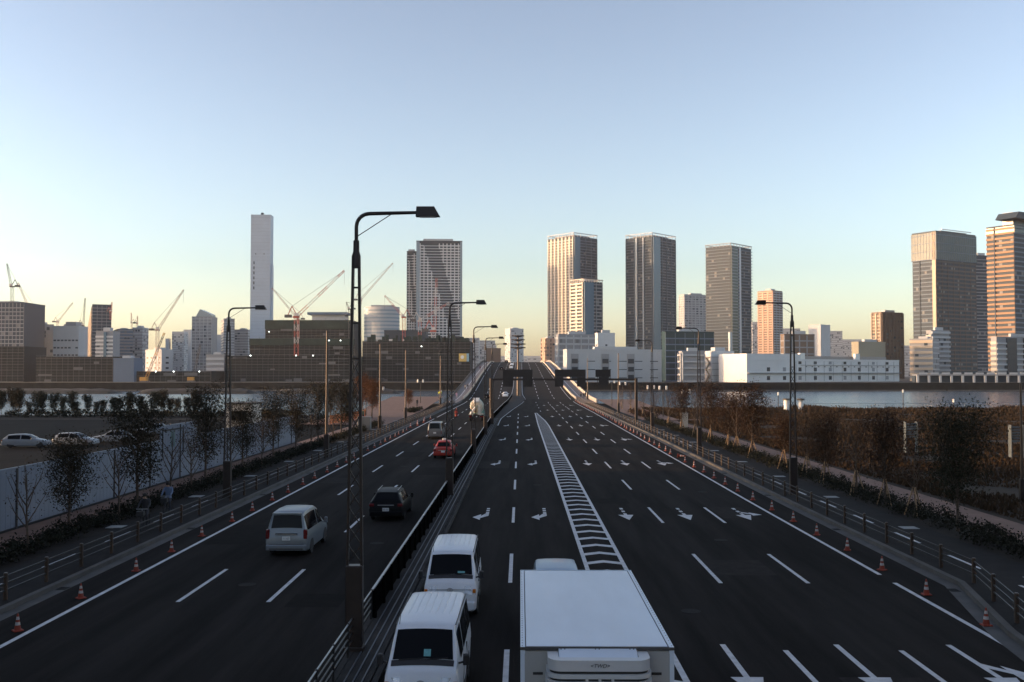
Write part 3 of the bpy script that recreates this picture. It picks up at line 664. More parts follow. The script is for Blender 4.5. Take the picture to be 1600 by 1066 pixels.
SEDN = [(0,.34,.54,.58,.60,.58,.5),(.08,.22,.68,.72,.80,.78,.62),(1.0,.2,.82,.90,.85,.83,.68),(1.3,.2,.86,.96,.85,.84,.68),(2.0,.2,.88,1.42,.85,.84,.57),(2.4,.2,.88,1.48,.85,.84,.58),(3.2,.2,.88,1.46,.85,.84,.57),(3.5,.2,.88,1.38,.85,.84,.56),(4.05,.22,.88,.96,.85,.83,.64),(4.55,.26,.84,.90,.83,.81,.66),(4.64,.34,.66,.70,.80,.78,.7)]
def car(name, label, loc, rz, st, paint, cat='car', plate_txt='', sc=1, detail=True, grp=None, roof_rails=False, wr=.31, rg=None, chrome=True):
    t = thing(name, label, cat, loc, rz, grp); t.scale = (sc,sc,sc); c = Car(st); c.shell().build('body', paint, t, 34); n = len(st)-1
    ff = 3; rb = [k for k in range(len(st)) if st[k][3]-st[k][2] > .3][-1]
    L = st[-1][0]
    c.top(ff+.06,ff+.95,-.9,.9).build('windscreen', GLASS, t, 60)
    c.top(rb+.10,rb+.90,-.9,.9,off=(0,.012,.008)).build('rear_window', GLASS, t, 60)
    for s in (-1,1):
        c.side(ff+.5,ff+2.15,.10,.84,s).build('door_window', GLASS, t, 60); c.side(ff+2.25,rb-.1,.10,.84,s).build('rear_side_window', GLASS, t, 60)
        for yy in (.82, L-.95): wheel(t,s*.77,yy,wr); arch(t,s*.86,yy,wr)
        zt = st[-2][2]; yq = st[-2][0]
        b = MB(); b.bevbox(min(s*(.70 if st is MINI else .60),s*.85),max(s*(.70 if st is MINI else .60),s*.85),yq-.10,L+.012,zt-(.28 if st is MINI else .17),zt+(.10 if st is MINI else -.03),.03); b.build('tail_light', TAILR, t)
        b = MB(); b.bevbox(min(s*.5,s*.78),max(s*.5,s*.78),-.0,.2,.56,.70,.03); b.build('headlight', LENS, t)
    boxpart('rear_bumper', paint, t, -.84,.84,L-.12,L+.05,.30,.52,bev=.04); boxpart('front_bumper', paint, t, -.78,.78,-.05,.12,.28,.5,bev=.04)
    if chrome: boxpart('chrome_strip', STEEL, t, -.42,.42,L-.045,L+.03,st[-2][2]-.13,st[-2][2]-.09)
    plate(t,L+.01,.62 if st is not MINI else .78,False,plate_txt); mirror(t,.86,st[3][0]+.35,st[3][2]+.03,paint)
    if roof_rails:
        for s in (-1,1): b = MB(); b.tube((s*.52,2.3,1.56),(s*.52,4.0,1.52),.018,n=6); b.build('roof_rail', STEEL, t)
    return t
mv = car('minivan', 'silver minivan driving away in the left lane', (-9.95,47.2,0), math.pi, MINI, SILVER, plate_txt='11-67', sc=1.03)
boxpart('garnish', PLAST, mv, -.45,.45,4.55,4.60,.93,.98); boxpart('bumper_strip', PLAST, mv, -.7,.7,4.64,4.66,.33,.37); boxpart('roof_spoiler', SILVER, mv, -.6,.6,4.32,4.5,1.76,1.80); boxpart('tailgate_seam', PLAST, mv, -.72,.72,4.6,4.615,.53,.545)
car('estate_car', 'black estate car driving away beside the median, silver plate strip', (-7.1,57.6,0), math.pi, WAGN, BLACKP, plate_txt='50-07', sc=1.03, roof_rails=True)
tx = car('taxi', 'red taxi with white roof lamp driving away', (-7.1,96.4,0), math.pi, SEDN, REDP, 'taxi', sc=1.05)
b = MB(); b.bevbox(-.22,.22,2.5,2.68,1.5,1.66,.05); b.build('roof_lamp', LANT, tx)
car('minivan', 'silver-blue minivan close behind the refrigerated truck', (1.12,28.5,0), 0, MINI, BLUESIL, sc=.98)
def onroad(x,y): return (x,y,ZR(y)+.02)
def tilt(o,y,rev=False):
    g = math.atan((ZR(y+3)-ZR(y-3))/6); o.rotation_euler = (-g if rev else g,0,o.rotation_euler.z)
for (x,y,st,pm,nm_,l) in ((-4.5,302,SEDN,WHITEP,'hatchback_car','white car at the foot of the bridge slope'),(-9.8,294,WAGN,BLACKP,'estate_car','black car in the left lane at the bridge foot'),(-8.2,440,WAGN,BLACKP,'estate_car','dark car halfway up the bridge'),(-4.1,452,MINI,WHITEP,'minivan','white minivan on the bridge slope, lower of two'),(-4.0,486,MINI,WHITEP,'minivan','white minivan near the bridge crest, upper of two'),(-7.2,520,WAGN,BLACKP,'estate_car','dark car cresting the bridge')):
    o = car(nm_, l, onroad(x,y), math.pi, st, pm, chrome=False); tilt(o,y-2,True)
for (px,py,st,pm,rz,l) in ((45,699,WAGN,LOTP,100,'white crossover car alone at the left of the car park'),(118,697,WAGN,LOTP,84,'white car with black roof parked between tree and hoarding'),(178,692,SEDN,LOTP,-88,'white saloon parked in the car park beyond the hoarding'),(240,680,SEDN,LOTP,-70,'white car nearly hidden beside the tall hoarding gate')):
    p = gnd(px,py); rz_ = R_(rz); car('parked_car', l, (p.x+(2.2 if rz>0 else -2.2)*1.0, p.y, .015), rz_, st, pm, grp='cars in the car park', sc=.95)
# refrigerated truck facing the camera
TX0, TX1, TY0, TY1, TZ = .0, 2.46, 16.12, 22.3, 3.42
t = thing('refrigerated_truck', 'white refrigerated box truck facing the camera in the foreground', 'truck', ((TX0+TX1)/2, TY0, 0))
hw = (TX1-TX0)/2; LB = TY1-TY0
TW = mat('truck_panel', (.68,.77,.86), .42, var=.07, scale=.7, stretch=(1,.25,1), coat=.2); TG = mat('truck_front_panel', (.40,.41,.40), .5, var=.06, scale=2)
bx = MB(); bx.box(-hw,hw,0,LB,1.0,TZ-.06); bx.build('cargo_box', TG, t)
rf = MB(); rf.bevbox(-hw+.09,hw-.09,.03,LB-.05,TZ-.05,TZ+.005,.012); roof = rf.build('roof_panel', TW, t)
for s in (-1,1):
    b = MB(); b.box(min(s*hw,s*(hw-.075)),max(s*hw,s*(hw-.075)),-.02,LB+.02,TZ-.10,TZ+.004); r = b.build('roof_rail', TW, t)
    b = MB()
    for yy in np.arange(.05,LB,.16): b.lathe([(.013,TZ),(.008,TZ+.012)],6,c=(s*(hw-.03),yy,0))
    b.build('rivets', STEEL, r, kind='stuff')
    b = MB(); b.box(min(s*(hw-.078),s*(hw-.098)),max(s*(hw-.078),s*(hw-.098)),0,LB,TZ-.055,TZ-.008); b.build('sealant_strip', mat('sealant', (.09,.08,.10), .8, var=.5, scale=9), r)
    b = MB(); b.box(min(s*(hw-.07),s*hw),max(s*(hw-.07),s*hw),-.02,.0,1.0,TZ-.1); b.build('corner_post', TW, t)
    b = MB(); b.box(s*.95-.08,s*.95+.08,-.012,-.001,2.98,3.02); b.build('marker_lamp', PLAST, t)
b = MB(); b.box(-hw,hw,-.03,.02,TZ-.045,TZ+.002); b.build('front_rail', CONCD, t)
b = MB(); b.box(-hw,hw,LB,LB+.03,TZ-.09,TZ+.01); b.build('rear_rail', TW, t)
# refrigeration unit
RU = mat('fridge_unit_white', (.62,.64,.64), .4, var=.04, scale=3)
ru = MB(); x1 = .80
def rprof(o): # rounded front plan profile
    pts = [(-x1-o,0)]; 
    for a in np.linspace(math.pi,1.5*math.pi,6): pts.append((-x1+.22+(.22+o)*math.cos(a), -.33+(.22+o)*math.sin(a)))
    for a in np.linspace(1.5*math.pi,2*math.pi,6): pts.append((x1-.22+(.22+o)*math.cos(a), -.33+(.22+o)*math.sin(a)))
    return pts+[(x1+o,0)]
def rlayer(o,z0,z1,m_,nm_,top=True):
    b = MB(); b.prism([(x,y-.0,z0) for x,y in rprof(o)],(0,0,z1-z0)); return b.build(nm_, m_, t, 40)
unit = rlayer(-.03,2.15,3.24,PLAST,'fridge_unit_core')
def rring(z0,z1,m_,nm_,o=0):
    b = MB(); pa = rprof(o); pb = rprof(o-.17); n = len(pa)
    vs_ = [Vector((x,y,z)) for z in (z0,z1) for x,y in pa] + [Vector((x,y,z)) for z in (z0,z1) for x,y in pb]
    fs = []
    for i in range(n-1): fs += [(i,i+1,n+i+1,n+i),(2*n+i+1,2*n+i,3*n+i,3*n+i+1),(n+i,n+i+1,3*n+i+1,3*n+i),(i+1,i,2*n+i,2*n+i+1)]
    b.add(vs_,fs); return b.build(nm_, m_, unit, 35)
rring(3.19,3.36,RU,'fridge_unit_hood'); rring(3.08,3.145,RU,'fridge_unit_louvre',.02); rring(2.97,3.035,RU,'fridge_unit_louvre',.03); rring(2.86,2.925,RU,'fridge_unit_louvre',.03); rring(2.2,2.81,RU,'fridge_unit_louvre',.03)
b = MB(); b.prism([(-.62,-.36,3.33),(-.62,-.08,3.39),(-.62,0,3.41),(-.62,0,3.1),(-.62,-.36,3.1)],(1.24,0,0)); b.build('fridge_unit_lid', TW, unit)
for x in (-.2,0,.2): b = MB(); b.box(x-.02,x+.02,-.57,-.50,2.3,3.09); b.build('louvre_divider', RU, unit)
for x in (-.55,0,.55):
    for q in (-.03,.03): b = MB(); b.lathe([(.014,3.38),(.008,3.405)],6,c=(x+q,-.05,0)); b.build('screw', PLAST, unit)
text_mesh('unit_logo', '<TWD>', .085, PLAST, unit, (0,-.556,3.275), (R_(90),0,0), .3)
# cab and chassis
CAB = [(-1.75,.4,.8,.84,.95,.94,.9),(-1.68,.35,1.15,1.2,1.05,1.04,.98),(-1.60,.35,1.30,1.36,1.07,1.06,1.0),(-1.25,.35,1.35,2.15,1.08,1.07,.95),(-1.0,.35,1.35,2.28,1.08,1.07,.96),(-.12,.35,1.35,2.28,1.08,1.07,.96)]
c = Car(CAB); c.shell().build('cab', WHITEP, t, 38); c.top(2.05,2.95,-.92,.92).build('windscreen', GLASS, t, 60)
for s in (-1,1):
    c.side(3.2,4.8,.1,.8,s).build('door_window', GLASS, t, 60)
    for yy in (-.75, LB-1.5): wheel(t,s*.95,yy,.40,.26); arch(t,s*1.08,yy,.40) if yy<0 else None
    boxpart('headlight', LENS, t, min(s*.6,s*.95),max(s*.6,s*.95),-1.76,-1.69,.72,.92)
boxpart('chassis', PLAST, t, -.45,.45,-1.2,LB-.2,.55,.97); boxpart('bumper', PLAST, t, -1.05,1.05,-1.85,-1.62,.35,.65,bev=.05)
mirror(t,1.1,-1.4,1.6,PLAST)
# concrete mixer truck
t = thing('mixer_truck', 'cream and white concrete mixer truck driving away beside the median', 'truck', (-7.3,172,0), math.pi)
MW = mat('mixer_cream', (.62,.56,.46), .5, var=.2, scale=2); MT = mat('mixer_teal', (.16,.36,.36), .45)
boxpart('chassis', PLAST, t, -.5,.5,.2,7.4,.6,1.0); c = Car([(0,.45,.9,.95,1.1,1.1,1.0),(.1,.4,1.4,1.45,1.15,1.15,1.05),(.5,.4,1.5,2.4,1.16,1.15,1.03),(.8,.4,1.5,2.62,1.16,1.15,1.04),(1.9,.4,1.5,2.62,1.16,1.15,1.04)]); c.shell().build('cab', MT, t, 38); c.top(1.1,1.95,-.9,.9).build('windscreen', GLASS, t)
b = MB(); ax = Vector((0,.9,.28)).normalized(); c0 = Vector((0,2.3,1.75)); vs_ = []; prof = [(.25,0),(.8,.35),(1.12,1.3),(1.18,2.2),(1.0,3.3),(.62,4.5),(.5,4.6)]
a_ = Vector((1,0,0)); b_ = ax.cross(a_)
for r,d_ in prof:
    for i in range(20): th = 2*math.pi*i/20; vs_.append(c0+ax*d_+(a_*math.cos(th)+b_*math.sin(th))*r)
b.add(vs_, [(k_*20+i,k_*20+(i+1)%20,(k_+1)*20+(i+1)%20,(k_+1)*20+i) for k_ in range(6) for i in range(20)]+[tuple(range(20)),tuple(range(139,119,-1))]); dr = b.build('drum', MW, t, 40)
for sgn in (0,math.pi):
    b = MB(); pts = [c0+ax*(.5+4*u)+(a_*math.cos(sgn+u*5)+b_*math.sin(sgn+u*5))*(np.interp(.5+4*u,[p[1] for p in prof],[p[0] for p in prof])+.01) for u in np.linspace(0,1,24)]
    b.path(pts,[.05]*24,5); b.build('spiral_stripe', MT, dr)
b = MB(); b.prism([(-.55,6.5,3.55),(.55,6.5,3.55),(.35,7.1,2.95),(-.35,7.1,2.95)],(0,.12,.25)); b.build('hopper', LANT, t)
b = MB(); b.bar((0.1,7.2,2.3),(.95,7.75,1.2),.42,.12); b.build('chute', LANT, t); b = MB(); b.bar((-.5,7.0,2.6),(-.5,7.3,1.0),.5,.25); b.bar((-.9,7.0,1.0),(-.9,7.0,3.3),.06,.06); b.bar((-.6,7.0,1.0),(-.6,7.0,3.3),.06,.06); b.build('ladder', MW, t)
for s in (-1,1):
    b = MB(); b.bar((s*.6,6.3,.9),(s*.45,6.5,3.2),.14,.14); b.build('drum_support', MW, t)
    boxpart('tail_light', TAILR, t, min(s*.6,s*1.15),max(s*.6,s*1.15),7.42,7.5,.62,.86); boxpart('rear_fender', MW, t, min(s*.6,s*1.2),max(s*.6,s*1.2),5.3,7.4,1.02,1.12)
    for yy in (1.1,5.7,6.8): wheel(t,s*1.0,yy,.48,.3)
plate(t,7.42,.72,False,'')
# ---------------------------------------------------------------- far buildings
BZ = 2.4
def bm(name, c, r=.7, v=.08, s=.05): return mat('b_'+name, c, r, var=v, scale=s)
CREAM = bm('cream', (.58,.52,.44)); WHT = bm('white', (.62,.62,.62)); PGREY = bm('pale_grey', (.42,.44,.46)); MGREY = bm('mid_grey', (.26,.27,.285)); DGREY = bm('dark_sky_tint', (.025,.042,.062)); SLAB = bm('slab_sky_tint', (.115,.16,.205)); SHADEB = bm('shaded_front', (.10,.082,.07))  # dark and slab tones made bluer to paint in reflected sky
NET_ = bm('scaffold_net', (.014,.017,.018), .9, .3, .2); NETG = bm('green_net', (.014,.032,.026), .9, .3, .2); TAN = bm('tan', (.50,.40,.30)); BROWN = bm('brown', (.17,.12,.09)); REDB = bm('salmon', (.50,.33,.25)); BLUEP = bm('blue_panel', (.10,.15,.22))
GDARK = windowmat('b_glass_dark', (.035,.045,.06), .18); GBLUE = windowmat('b_glass_blue', (.10,.17,.23), .12); GTEAL = windowmat('b_glass_teal', (.03,.055,.063), .14); ORNG = bm('sunlit_orange', (.27,.155,.085)); GPALE = windowmat('b_glass_pale', (.28,.34,.38), .2)
def building(name, label, xl, xc, xr, ytop, Y, th, core, L=None, Rr=None, faces=None, fh=3.3, cat='building', ybase=None, parapet=1.0, grp=None, plant=True, top_gap=1.5, seed=0):
    """corner nearest the camera stands at pixel column xc; left face runs to xl, right face to xr (real sizes solved at distance Y)"""
    th = R_(th); k0, _ = slope(xl,584); kc, _ = slope(xc,584); k1, _ = slope(xr,584); Xc = kc*Y
    if L is None: L = (Xc-k0*Y)/(math.cos(th)+k0*math.sin(th))
    if Rr is None: Rr = (k1*Y-Xc)/(math.sin(th)-k1*math.cos(th))
    H = at(xc,ytop,Y).z - BZ; z00 = 0 if ybase is None else at(xc,ybase,Y).z - BZ
    t = thing(name, label, cat, (Xc,Y,BZ), math.atan2(math.cos(th),math.sin(th)), grp)
    b = MB(); b.box(0,Rr,0,L,0,H); b.build('wall', core, t)
    b = MB(); b.box(-.15,Rr+.15,-.15,.4,H,H+parapet); b.box(-.15,.4,.4,L+.15,H,H+parapet); b.box(.4,Rr+.15,L-.4,L+.15,H,H+parapet); b.box(Rr-.4,Rr+.15,.4,L-.4,H,H+parapet); b.build('parapet', core, t)
    if plant:
        rn = random.Random(seed+int(xl*7)); b = MB(); b.box(Rr*.3,Rr*.75,L*.3,L*.7,H,H+rn.uniform(2.5,4)); b.build('roof_plant_room', PGREY if core is not NET_ else NET_, t)
    nf = max(1,int((H-top_gap)/fh))
    for side, W in (('L',L),('R',Rr)):
        sp = (faces or {}).get(side) or (faces or {}).get('*')
        if not sp: continue
        def bx(mb, a, c, z0, z1, d, e=-.02):      # box along the face from a to c, proud by d
            if side=='R': mb.box(a,c,-d,-e if e<0 else 0,z0,z1)
            else: mb.box(-d,-e if e<0 else 0,a,c,z0,z1)
        if 'band' in sp:
            m_,tk,d = sp['band'][:3]; mb = MB(); a0,a1 = sp.get('range',(0,1))
            for f in range(nf+1):
                z = f*fh
                if z+tk < H and z >= z00: bx(mb,a0*W,a1*W,z,z+tk,d)
            mb.build('floor_bands', m_, t, kind='stuff')
            if fh >= 3 and nf > 6:
                rn = random.Random(int(xl)*3+(1 if side=='L' else 2)); m1, m2 = MB(), MB(); nw = max(2,int(W/3.2))
                for f in range(nf):
                    if f*fh < z00: continue
                    for i in range(nw):
                        q = rn.random()
                        if q < .20: bx(m1 if q < .09 else m2, W*i/nw+.3, W*(i+.85)/nw, f*fh+tk+.15, f*fh+fh-.1, .12)
                m1.build('curtained_windows', bm('curtain',(.17,.175,.18)), t, kind='stuff'); m2.build('dark_windows', DGREY, t, kind='stuff')
        if 'pier' in sp:
            m_,spc,wd,d = sp['pier'][:4]; mb = MB(); n = max(1,round(W/spc))
            for i in range(n+1):
                x = W*i/n; bx(mb,max(0,x-wd/2),min(W,x+wd/2),z00,H-.02,d)
            mb.build('piers', m_, t, kind='stuff')
        if 'win' in sp:
            m_,spc,ww,wh = sp['win'][:4]; mb = MB(); n = max(1,int(W/spc)); z1s = sp.get('sill',1.0)
            for f in range(nf):
                for i in range(n):
                    x = W*(i+.5)/n
                    if sp.get('rand') and random.Random(f*77+i+seed).random() < sp['rand']: continue
                    bx(mb,x-ww/2,x+ww/2,f*fh+z1s,f*fh+z1s+wh,.06)
            mb.build('windows', m_, t, kind='stuff')
        if 'strip' in sp:
            for (a,c,m_,d) in sp['strip']:
                mb = MB(); bx(mb,a*W,c*W,z00,H-.03,d); mb.build('facade_strip', m_, t)
    return t, L, Rr, H
def balcony(slab, tk, d, pm=None, spc=6, wd=.5, pd=None, **k): 
    r = {'band':(slab,tk,d)}
    if pm: r['pier'] = (pm,spc,wd,pd or d*.8)
    r.update(k); return r
def crown(t, L, R, H, h=4.5, m_=None, n=7):
    m_ = m_ or PGREY; b = MB(); b.box(-.8,R+.8,-.8,.3,H+h,H+h+.7); b.box(-.8,.3,.3,L+.8,H+h,H+h+.7); b.box(.3,R+.8,L-.3,L+.8,H+h,H+h+.7); b.box(R-.3,R+.8,.3,L-.3,H+h,H+h+.7); c = b.build('roof_crown', m_, t)
    b = MB()
    for i in range(n+1):
        for (x,y) in ((R*i/n,-.3),(-.3,L*i/n)): b.box(x-.25,x+.25,y-.25,y+.25,H,H+h)
    b.build('crown_posts', m_, c, kind='stuff')
    b = MB(); b.box(R*.15,R*.85,L*.15,L*.85,H,H+h-.8); b.build('plant_room', MGREY, c)
# twin residential towers and companions
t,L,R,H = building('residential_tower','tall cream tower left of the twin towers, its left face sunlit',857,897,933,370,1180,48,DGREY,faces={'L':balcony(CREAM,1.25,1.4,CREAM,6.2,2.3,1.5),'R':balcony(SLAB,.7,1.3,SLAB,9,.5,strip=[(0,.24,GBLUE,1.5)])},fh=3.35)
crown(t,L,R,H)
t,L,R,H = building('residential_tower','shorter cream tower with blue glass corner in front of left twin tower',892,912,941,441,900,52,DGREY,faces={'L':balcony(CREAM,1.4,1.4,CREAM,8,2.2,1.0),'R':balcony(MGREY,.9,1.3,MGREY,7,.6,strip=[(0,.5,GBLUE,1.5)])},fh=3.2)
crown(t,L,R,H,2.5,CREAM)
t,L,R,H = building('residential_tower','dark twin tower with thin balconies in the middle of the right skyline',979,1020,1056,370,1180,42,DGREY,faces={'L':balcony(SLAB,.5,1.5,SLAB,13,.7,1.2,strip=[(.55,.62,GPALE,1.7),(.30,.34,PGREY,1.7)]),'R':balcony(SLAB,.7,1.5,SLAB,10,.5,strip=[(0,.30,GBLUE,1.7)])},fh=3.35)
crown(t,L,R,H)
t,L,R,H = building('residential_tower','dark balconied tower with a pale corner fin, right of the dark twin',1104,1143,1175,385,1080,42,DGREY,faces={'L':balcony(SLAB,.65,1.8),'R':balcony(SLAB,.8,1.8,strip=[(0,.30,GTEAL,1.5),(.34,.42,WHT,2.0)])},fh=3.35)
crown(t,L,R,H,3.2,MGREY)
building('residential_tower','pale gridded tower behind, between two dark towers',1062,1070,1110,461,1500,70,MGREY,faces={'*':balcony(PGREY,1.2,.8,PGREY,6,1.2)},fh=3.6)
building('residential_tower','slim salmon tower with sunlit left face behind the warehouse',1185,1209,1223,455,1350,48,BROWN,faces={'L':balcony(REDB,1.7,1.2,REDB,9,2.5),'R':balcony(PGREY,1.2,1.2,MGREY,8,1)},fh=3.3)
building('residential_tower','small brown tower with sunlit ribs left of the big office towers',1363,1378,1412,489,1000,62,BROWN,faces={'L':balcony(TAN,1.0,.8,TAN,5,1.6,1.2),'R':balcony(BROWN,1.0,.8,BROWN,5,1.4,1.2)},fh=3.3)  # tan left ribs put sunlight into the colour of a brown tower
# big office towers at right
t,L,R,H = building('office_tower','broad glass office tower with teal top at right, brownish front',1428,1465,1527,362,960,58,DGREY,faces={'L':balcony(SLAB,.9,.5,strip=[(.0,.14,TAN,.9),(.66,.70,DGREY,.7)]),'R':balcony(SHADEB,1.5,.5,SHADEB,9,.8,.4)},fh=3.9,plant=False)  # tan corner strip paints sun, brown front bands paint shade and reflection
b = MB(); b.box(-.9,R+.6,-.9,L+.6,H-27,H-.4); gt = b.build('glass_top', GTEAL, t); b = MB(); [b.box(-1.1,R+.62,-1.1,-.9,H-27+z,H-27+z+.5) for z in (0,8,16,24)]; [b.box(-1.1,-.9,-1.1,L+.6,H-27+z,H-27+z+.5) for z in (0,8,16,24)]; [b.box(x,x+.3,-1.05,-.9,H-27,H-.4) for x in np.arange(0,R,3.2)]; [b.box(-1.05,-.9,x,x+.3,H-27,H-.4) for x in np.arange(0,L,3.2)]; b.build('mullions', BLUEP, gt, kind='stuff'); b = MB(); b.box(R*.25,R*.9,L*.2,L*.6,H,H+3); b.build('roof_plant_room', MGREY, t); b = MB(); b.box(R*.2,R*.95,2,2.6,H+3.2,H+4); b.build('maintenance_gantry', LANT, t)
building('office_tower','dark slab tower squeezed between the two big office towers',1520,1523,1549,400,1150,75,DGREY,faces={'*':balcony(MGREY,.9,.3)},fh=3.8)
t,L,R,H = building('office_tower','sunlit striped office tower cut by the right frame edge',1545,1588,1680,352,820,56,DGREY,faces={'L':balcony(ORNG,1.7,.9,strip=[(.68,.72,DGREY,1.0)]),'R':balcony(SLAB,1.2,.5)},fh=3.9,plant=False)  # orange left bands carry the low sun's glow in their colour
b = MB(); b.box(-.5,R+.6,-.5,L+.3,H-6,H-.3); b.build('glass_top', GTEAL, t); b = MB(); b.box(6,R,4,L*.55,H,H+12); b.build('penthouse', GTEAL, t); b = MB(); b.prism([(-4,-4,H+5.5),(R,-4,H+5.5),(R,-4,H+11),(1,-4,H+11)],(0,L*.75,0)); b.build('roof_canopy', DGREY, t)
building('office_block','low sunlit office block at the foot of the broad office tower',1422,1458,1463,531,730,35,MGREY,faces={'L':balcony(TAN,1.9,.8),'R':balcony(PGREY,1,.2)},fh=4.0,Rr=20)  # sunlight on the left side is painted in with tan bands
building('office_block','cream stepped block with dark balconies beside the broad office tower',1448,1456,1484,518,760,62,MGREY,faces={'L':balcony(CREAM,2.2,.6),'R':balcony(PGREY,1.5,1.2)},fh=3.6)
building('office_block','pale block with sunlit end below the right edge tower',1549,1558,1640,528,720,70,MGREY,faces={'L':balcony(CREAM,2.0,.5),'R':balcony(PGREY,1.2,.8,strip=[(.18,.36,GDARK,1.0),(.5,.56,GDARK,1.0)])},fh=3.8)  # cream bands at the end paint in the sun there
# twisted-pattern pair
def diag_tower(label, xl, xr, ytop, Y, dt, W2):
    t,L,R,H = building('residential_tower', label, xl, xr, xr+1, ytop, Y, -4, GDARK, Rr=30, fh=3.4, plant=False)
    w1, w2, gz = MB(), MB(), MB(); fh = 3.25; n = int(H/fh)
    ny = max(4, round(L/4.4))
    for f in range(n):
        z = f*fh; q = 1-(z/H)
        ca = dt[0]+dt[1]*(1-q)  # band start (fraction from right to left: y from 0..L)
        lo, hi = (ca-.20-.12*(1-q))*L, ca*L
        lo = max(0,lo); hi = min(L,max(0,hi))
        for (a,c,mb,d) in ((0,lo,w1,.9),(lo,hi,w2,.5),(hi,L,w1,.9)):
            if c-a > .5: mb.box(-d,0.02,a,c,z,z+(1.25 if mb is w1 else 1.0))
        for i in range(ny+1):
            yy = L*i/ny
            if not (lo < yy < hi): w1.box(-.95,.02,max(0,yy-.55),min(L,yy+.55),z+1.25,z+fh)
    w1.build('white_grid', WHT, t, kind='stuff'); w2.build('recessed_bands', bm('recess_grey',(.40,.43,.45)), t, kind='stuff')
    b = MB(); b.box(-1.2,.02,-.02,L*.05,0,H); b.box(-1.2,.02,L*.93,L+.02,0,H); b.build('glass_edge', GPALE, t)
    b = MB(); b.box(0,30,L*.2,L*.85,H,H+3.2); b.build('roof_screen', PGREY, t); return t
diag_tower('tall white gridded tower with a dark diagonal sweep behind the cranes', 650, 722, 378, 1150, (-.05,.92), 0)
diag_tower('lower left wing of the white gridded tower', 635, 650.5, 394, 1190, (-.25,1.1), 0)
# tall pale slab chimney
t,L,R,H = building('slab_tower','tall windowless pale blue-grey slab tower on the left skyline',390,421,422,337,1100,-3,mat('slab_panel',(.43,.50,.58),.6,var=.06,scale=.05),Rr=16,plant=False)
b = MB()
for z in np.arange(3,H,4.0): b.box(-.06,.0,.3,L-.3,z,z+.18)
b.build('panel_joints', mat('slab_joint',(.30,.34,.40),.6), t, kind='stuff')
for i in range(6): b = MB(); b.box(-.12,.05,L-4.4,L-3.2,H*.70-i*5.6,H*.70-i*5.6+3.2); b.build('window', GDARK, t)
for y_,z_ in ((L*.3,.76),(L*.72,.76),(L*.3,.44),(L*.72,.44)): b = MB(); b.box(-.1,.05,y_,y_+.9,H*z_,H*z_+1.2); b.build('vent', GDARK, t)
b = MB(); b.box(5,9,L*.42,L*.54,H,H+4); b.build('flue_top', DGREY, t)
b = MB(); b.box(2,14,-1.0,0,0,H*.70); b.build('side_shaft', MATS['slab_panel'], t)
# curved pale building
k0 = slope(566,584)[0]*1000; k1 = slope(622,584)[0]*1000; Hc = at(594,479,1000).z-BZ; rr = (k1-k0)/2
t = thing('office_tower','pale curved office building behind the nearest lamp post','building',((k0+k1)/2,1000+rr*.6,BZ))
b = MB(); b.add([Vector((rr*math.cos(a),rr*.6*math.sin(a),z)) for z in (0,Hc) for a in np.linspace(0,2*math.pi,33)[:-1]], [(i,(i+1)%32,32+(i+1)%32,32+i) for i in range(32)]+[tuple(range(32,64))]); b.build('wall', bm('curved_wall',(.45,.46,.47)), t, 40)
b = MB()
for z in np.arange(4,Hc-1,3.8):
    b.add([Vector((r_*math.cos(a),r_*.6*math.sin(a),z+q)) for r_,q in ((rr+.05,0),(rr+.12,0),(rr+.12,1.6),(rr+.05,1.6)) for a in np.linspace(math.pi,2*math.pi,17)], [(k_*17+i,k_*17+i+1,k_*17+18+i,k_*17+17+i) for k_ in range(3) for i in range(16)])
b.build('window_bands', GPALE, t, kind='stuff')
b = MB(); b.box(-rr*.6,rr*.7,-2,2,Hc,Hc+2); b.build('roof_plant_room', MGREY, t)
# left skyline
building('office_tower','dark finned tower at the left frame edge',-40,36,37,474,900,0,DGREY,Rr=40,faces={'L':balcony(MGREY,.8,.3,MGREY,3.4,.5)},fh=3.6)
building('residential_tower','thin pale tower just right of the dark left edge tower',36,43,44,500,1300,0,PGREY,Rr=20,faces={'*':balcony(MGREY,1.2,.2)},plant=False)
building('office_block','grey block with sunlit balconies at its left end',46,54,83,508,950,60,MGREY,faces={'L':balcony(CREAM,1.2,1.5),'R':balcony(MGREY,.5,.1)},fh=3.6)  # left balconies coloured cream to carry the sunlight
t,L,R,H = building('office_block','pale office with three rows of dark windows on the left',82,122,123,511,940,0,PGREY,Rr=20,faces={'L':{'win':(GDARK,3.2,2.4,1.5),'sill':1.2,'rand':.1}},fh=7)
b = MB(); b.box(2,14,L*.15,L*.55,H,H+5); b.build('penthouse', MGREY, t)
building('residential_tower','dark tower with a golden sunlit left edge',134,143,173,477,1000,66,DGREY,faces={'L':balcony(TAN,1.5,1.0),'R':balcony(MGREY,.6,.3,MGREY,4,.4)},fh=3.4)  # golden edge is sunlight painted as tan bands
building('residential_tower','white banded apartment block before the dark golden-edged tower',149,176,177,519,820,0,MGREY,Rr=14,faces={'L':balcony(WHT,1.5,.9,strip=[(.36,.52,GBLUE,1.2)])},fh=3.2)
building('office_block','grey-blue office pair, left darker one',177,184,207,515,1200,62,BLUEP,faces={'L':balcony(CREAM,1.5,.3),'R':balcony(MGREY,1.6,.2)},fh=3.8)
building('office_block','grey-blue office pair, right paler one',206,222,223,513,1250,0,PGREY,Rr=20,faces={'*':balcony(MGREY,1.4,.1)},fh=3.8)
building('office_block','white low block with dark window rows left of the slanted tower',227,252,270,548,760,40,PGREY,faces={'*':{'win':(GDARK,5,2.5,1.4)}},fh=4)
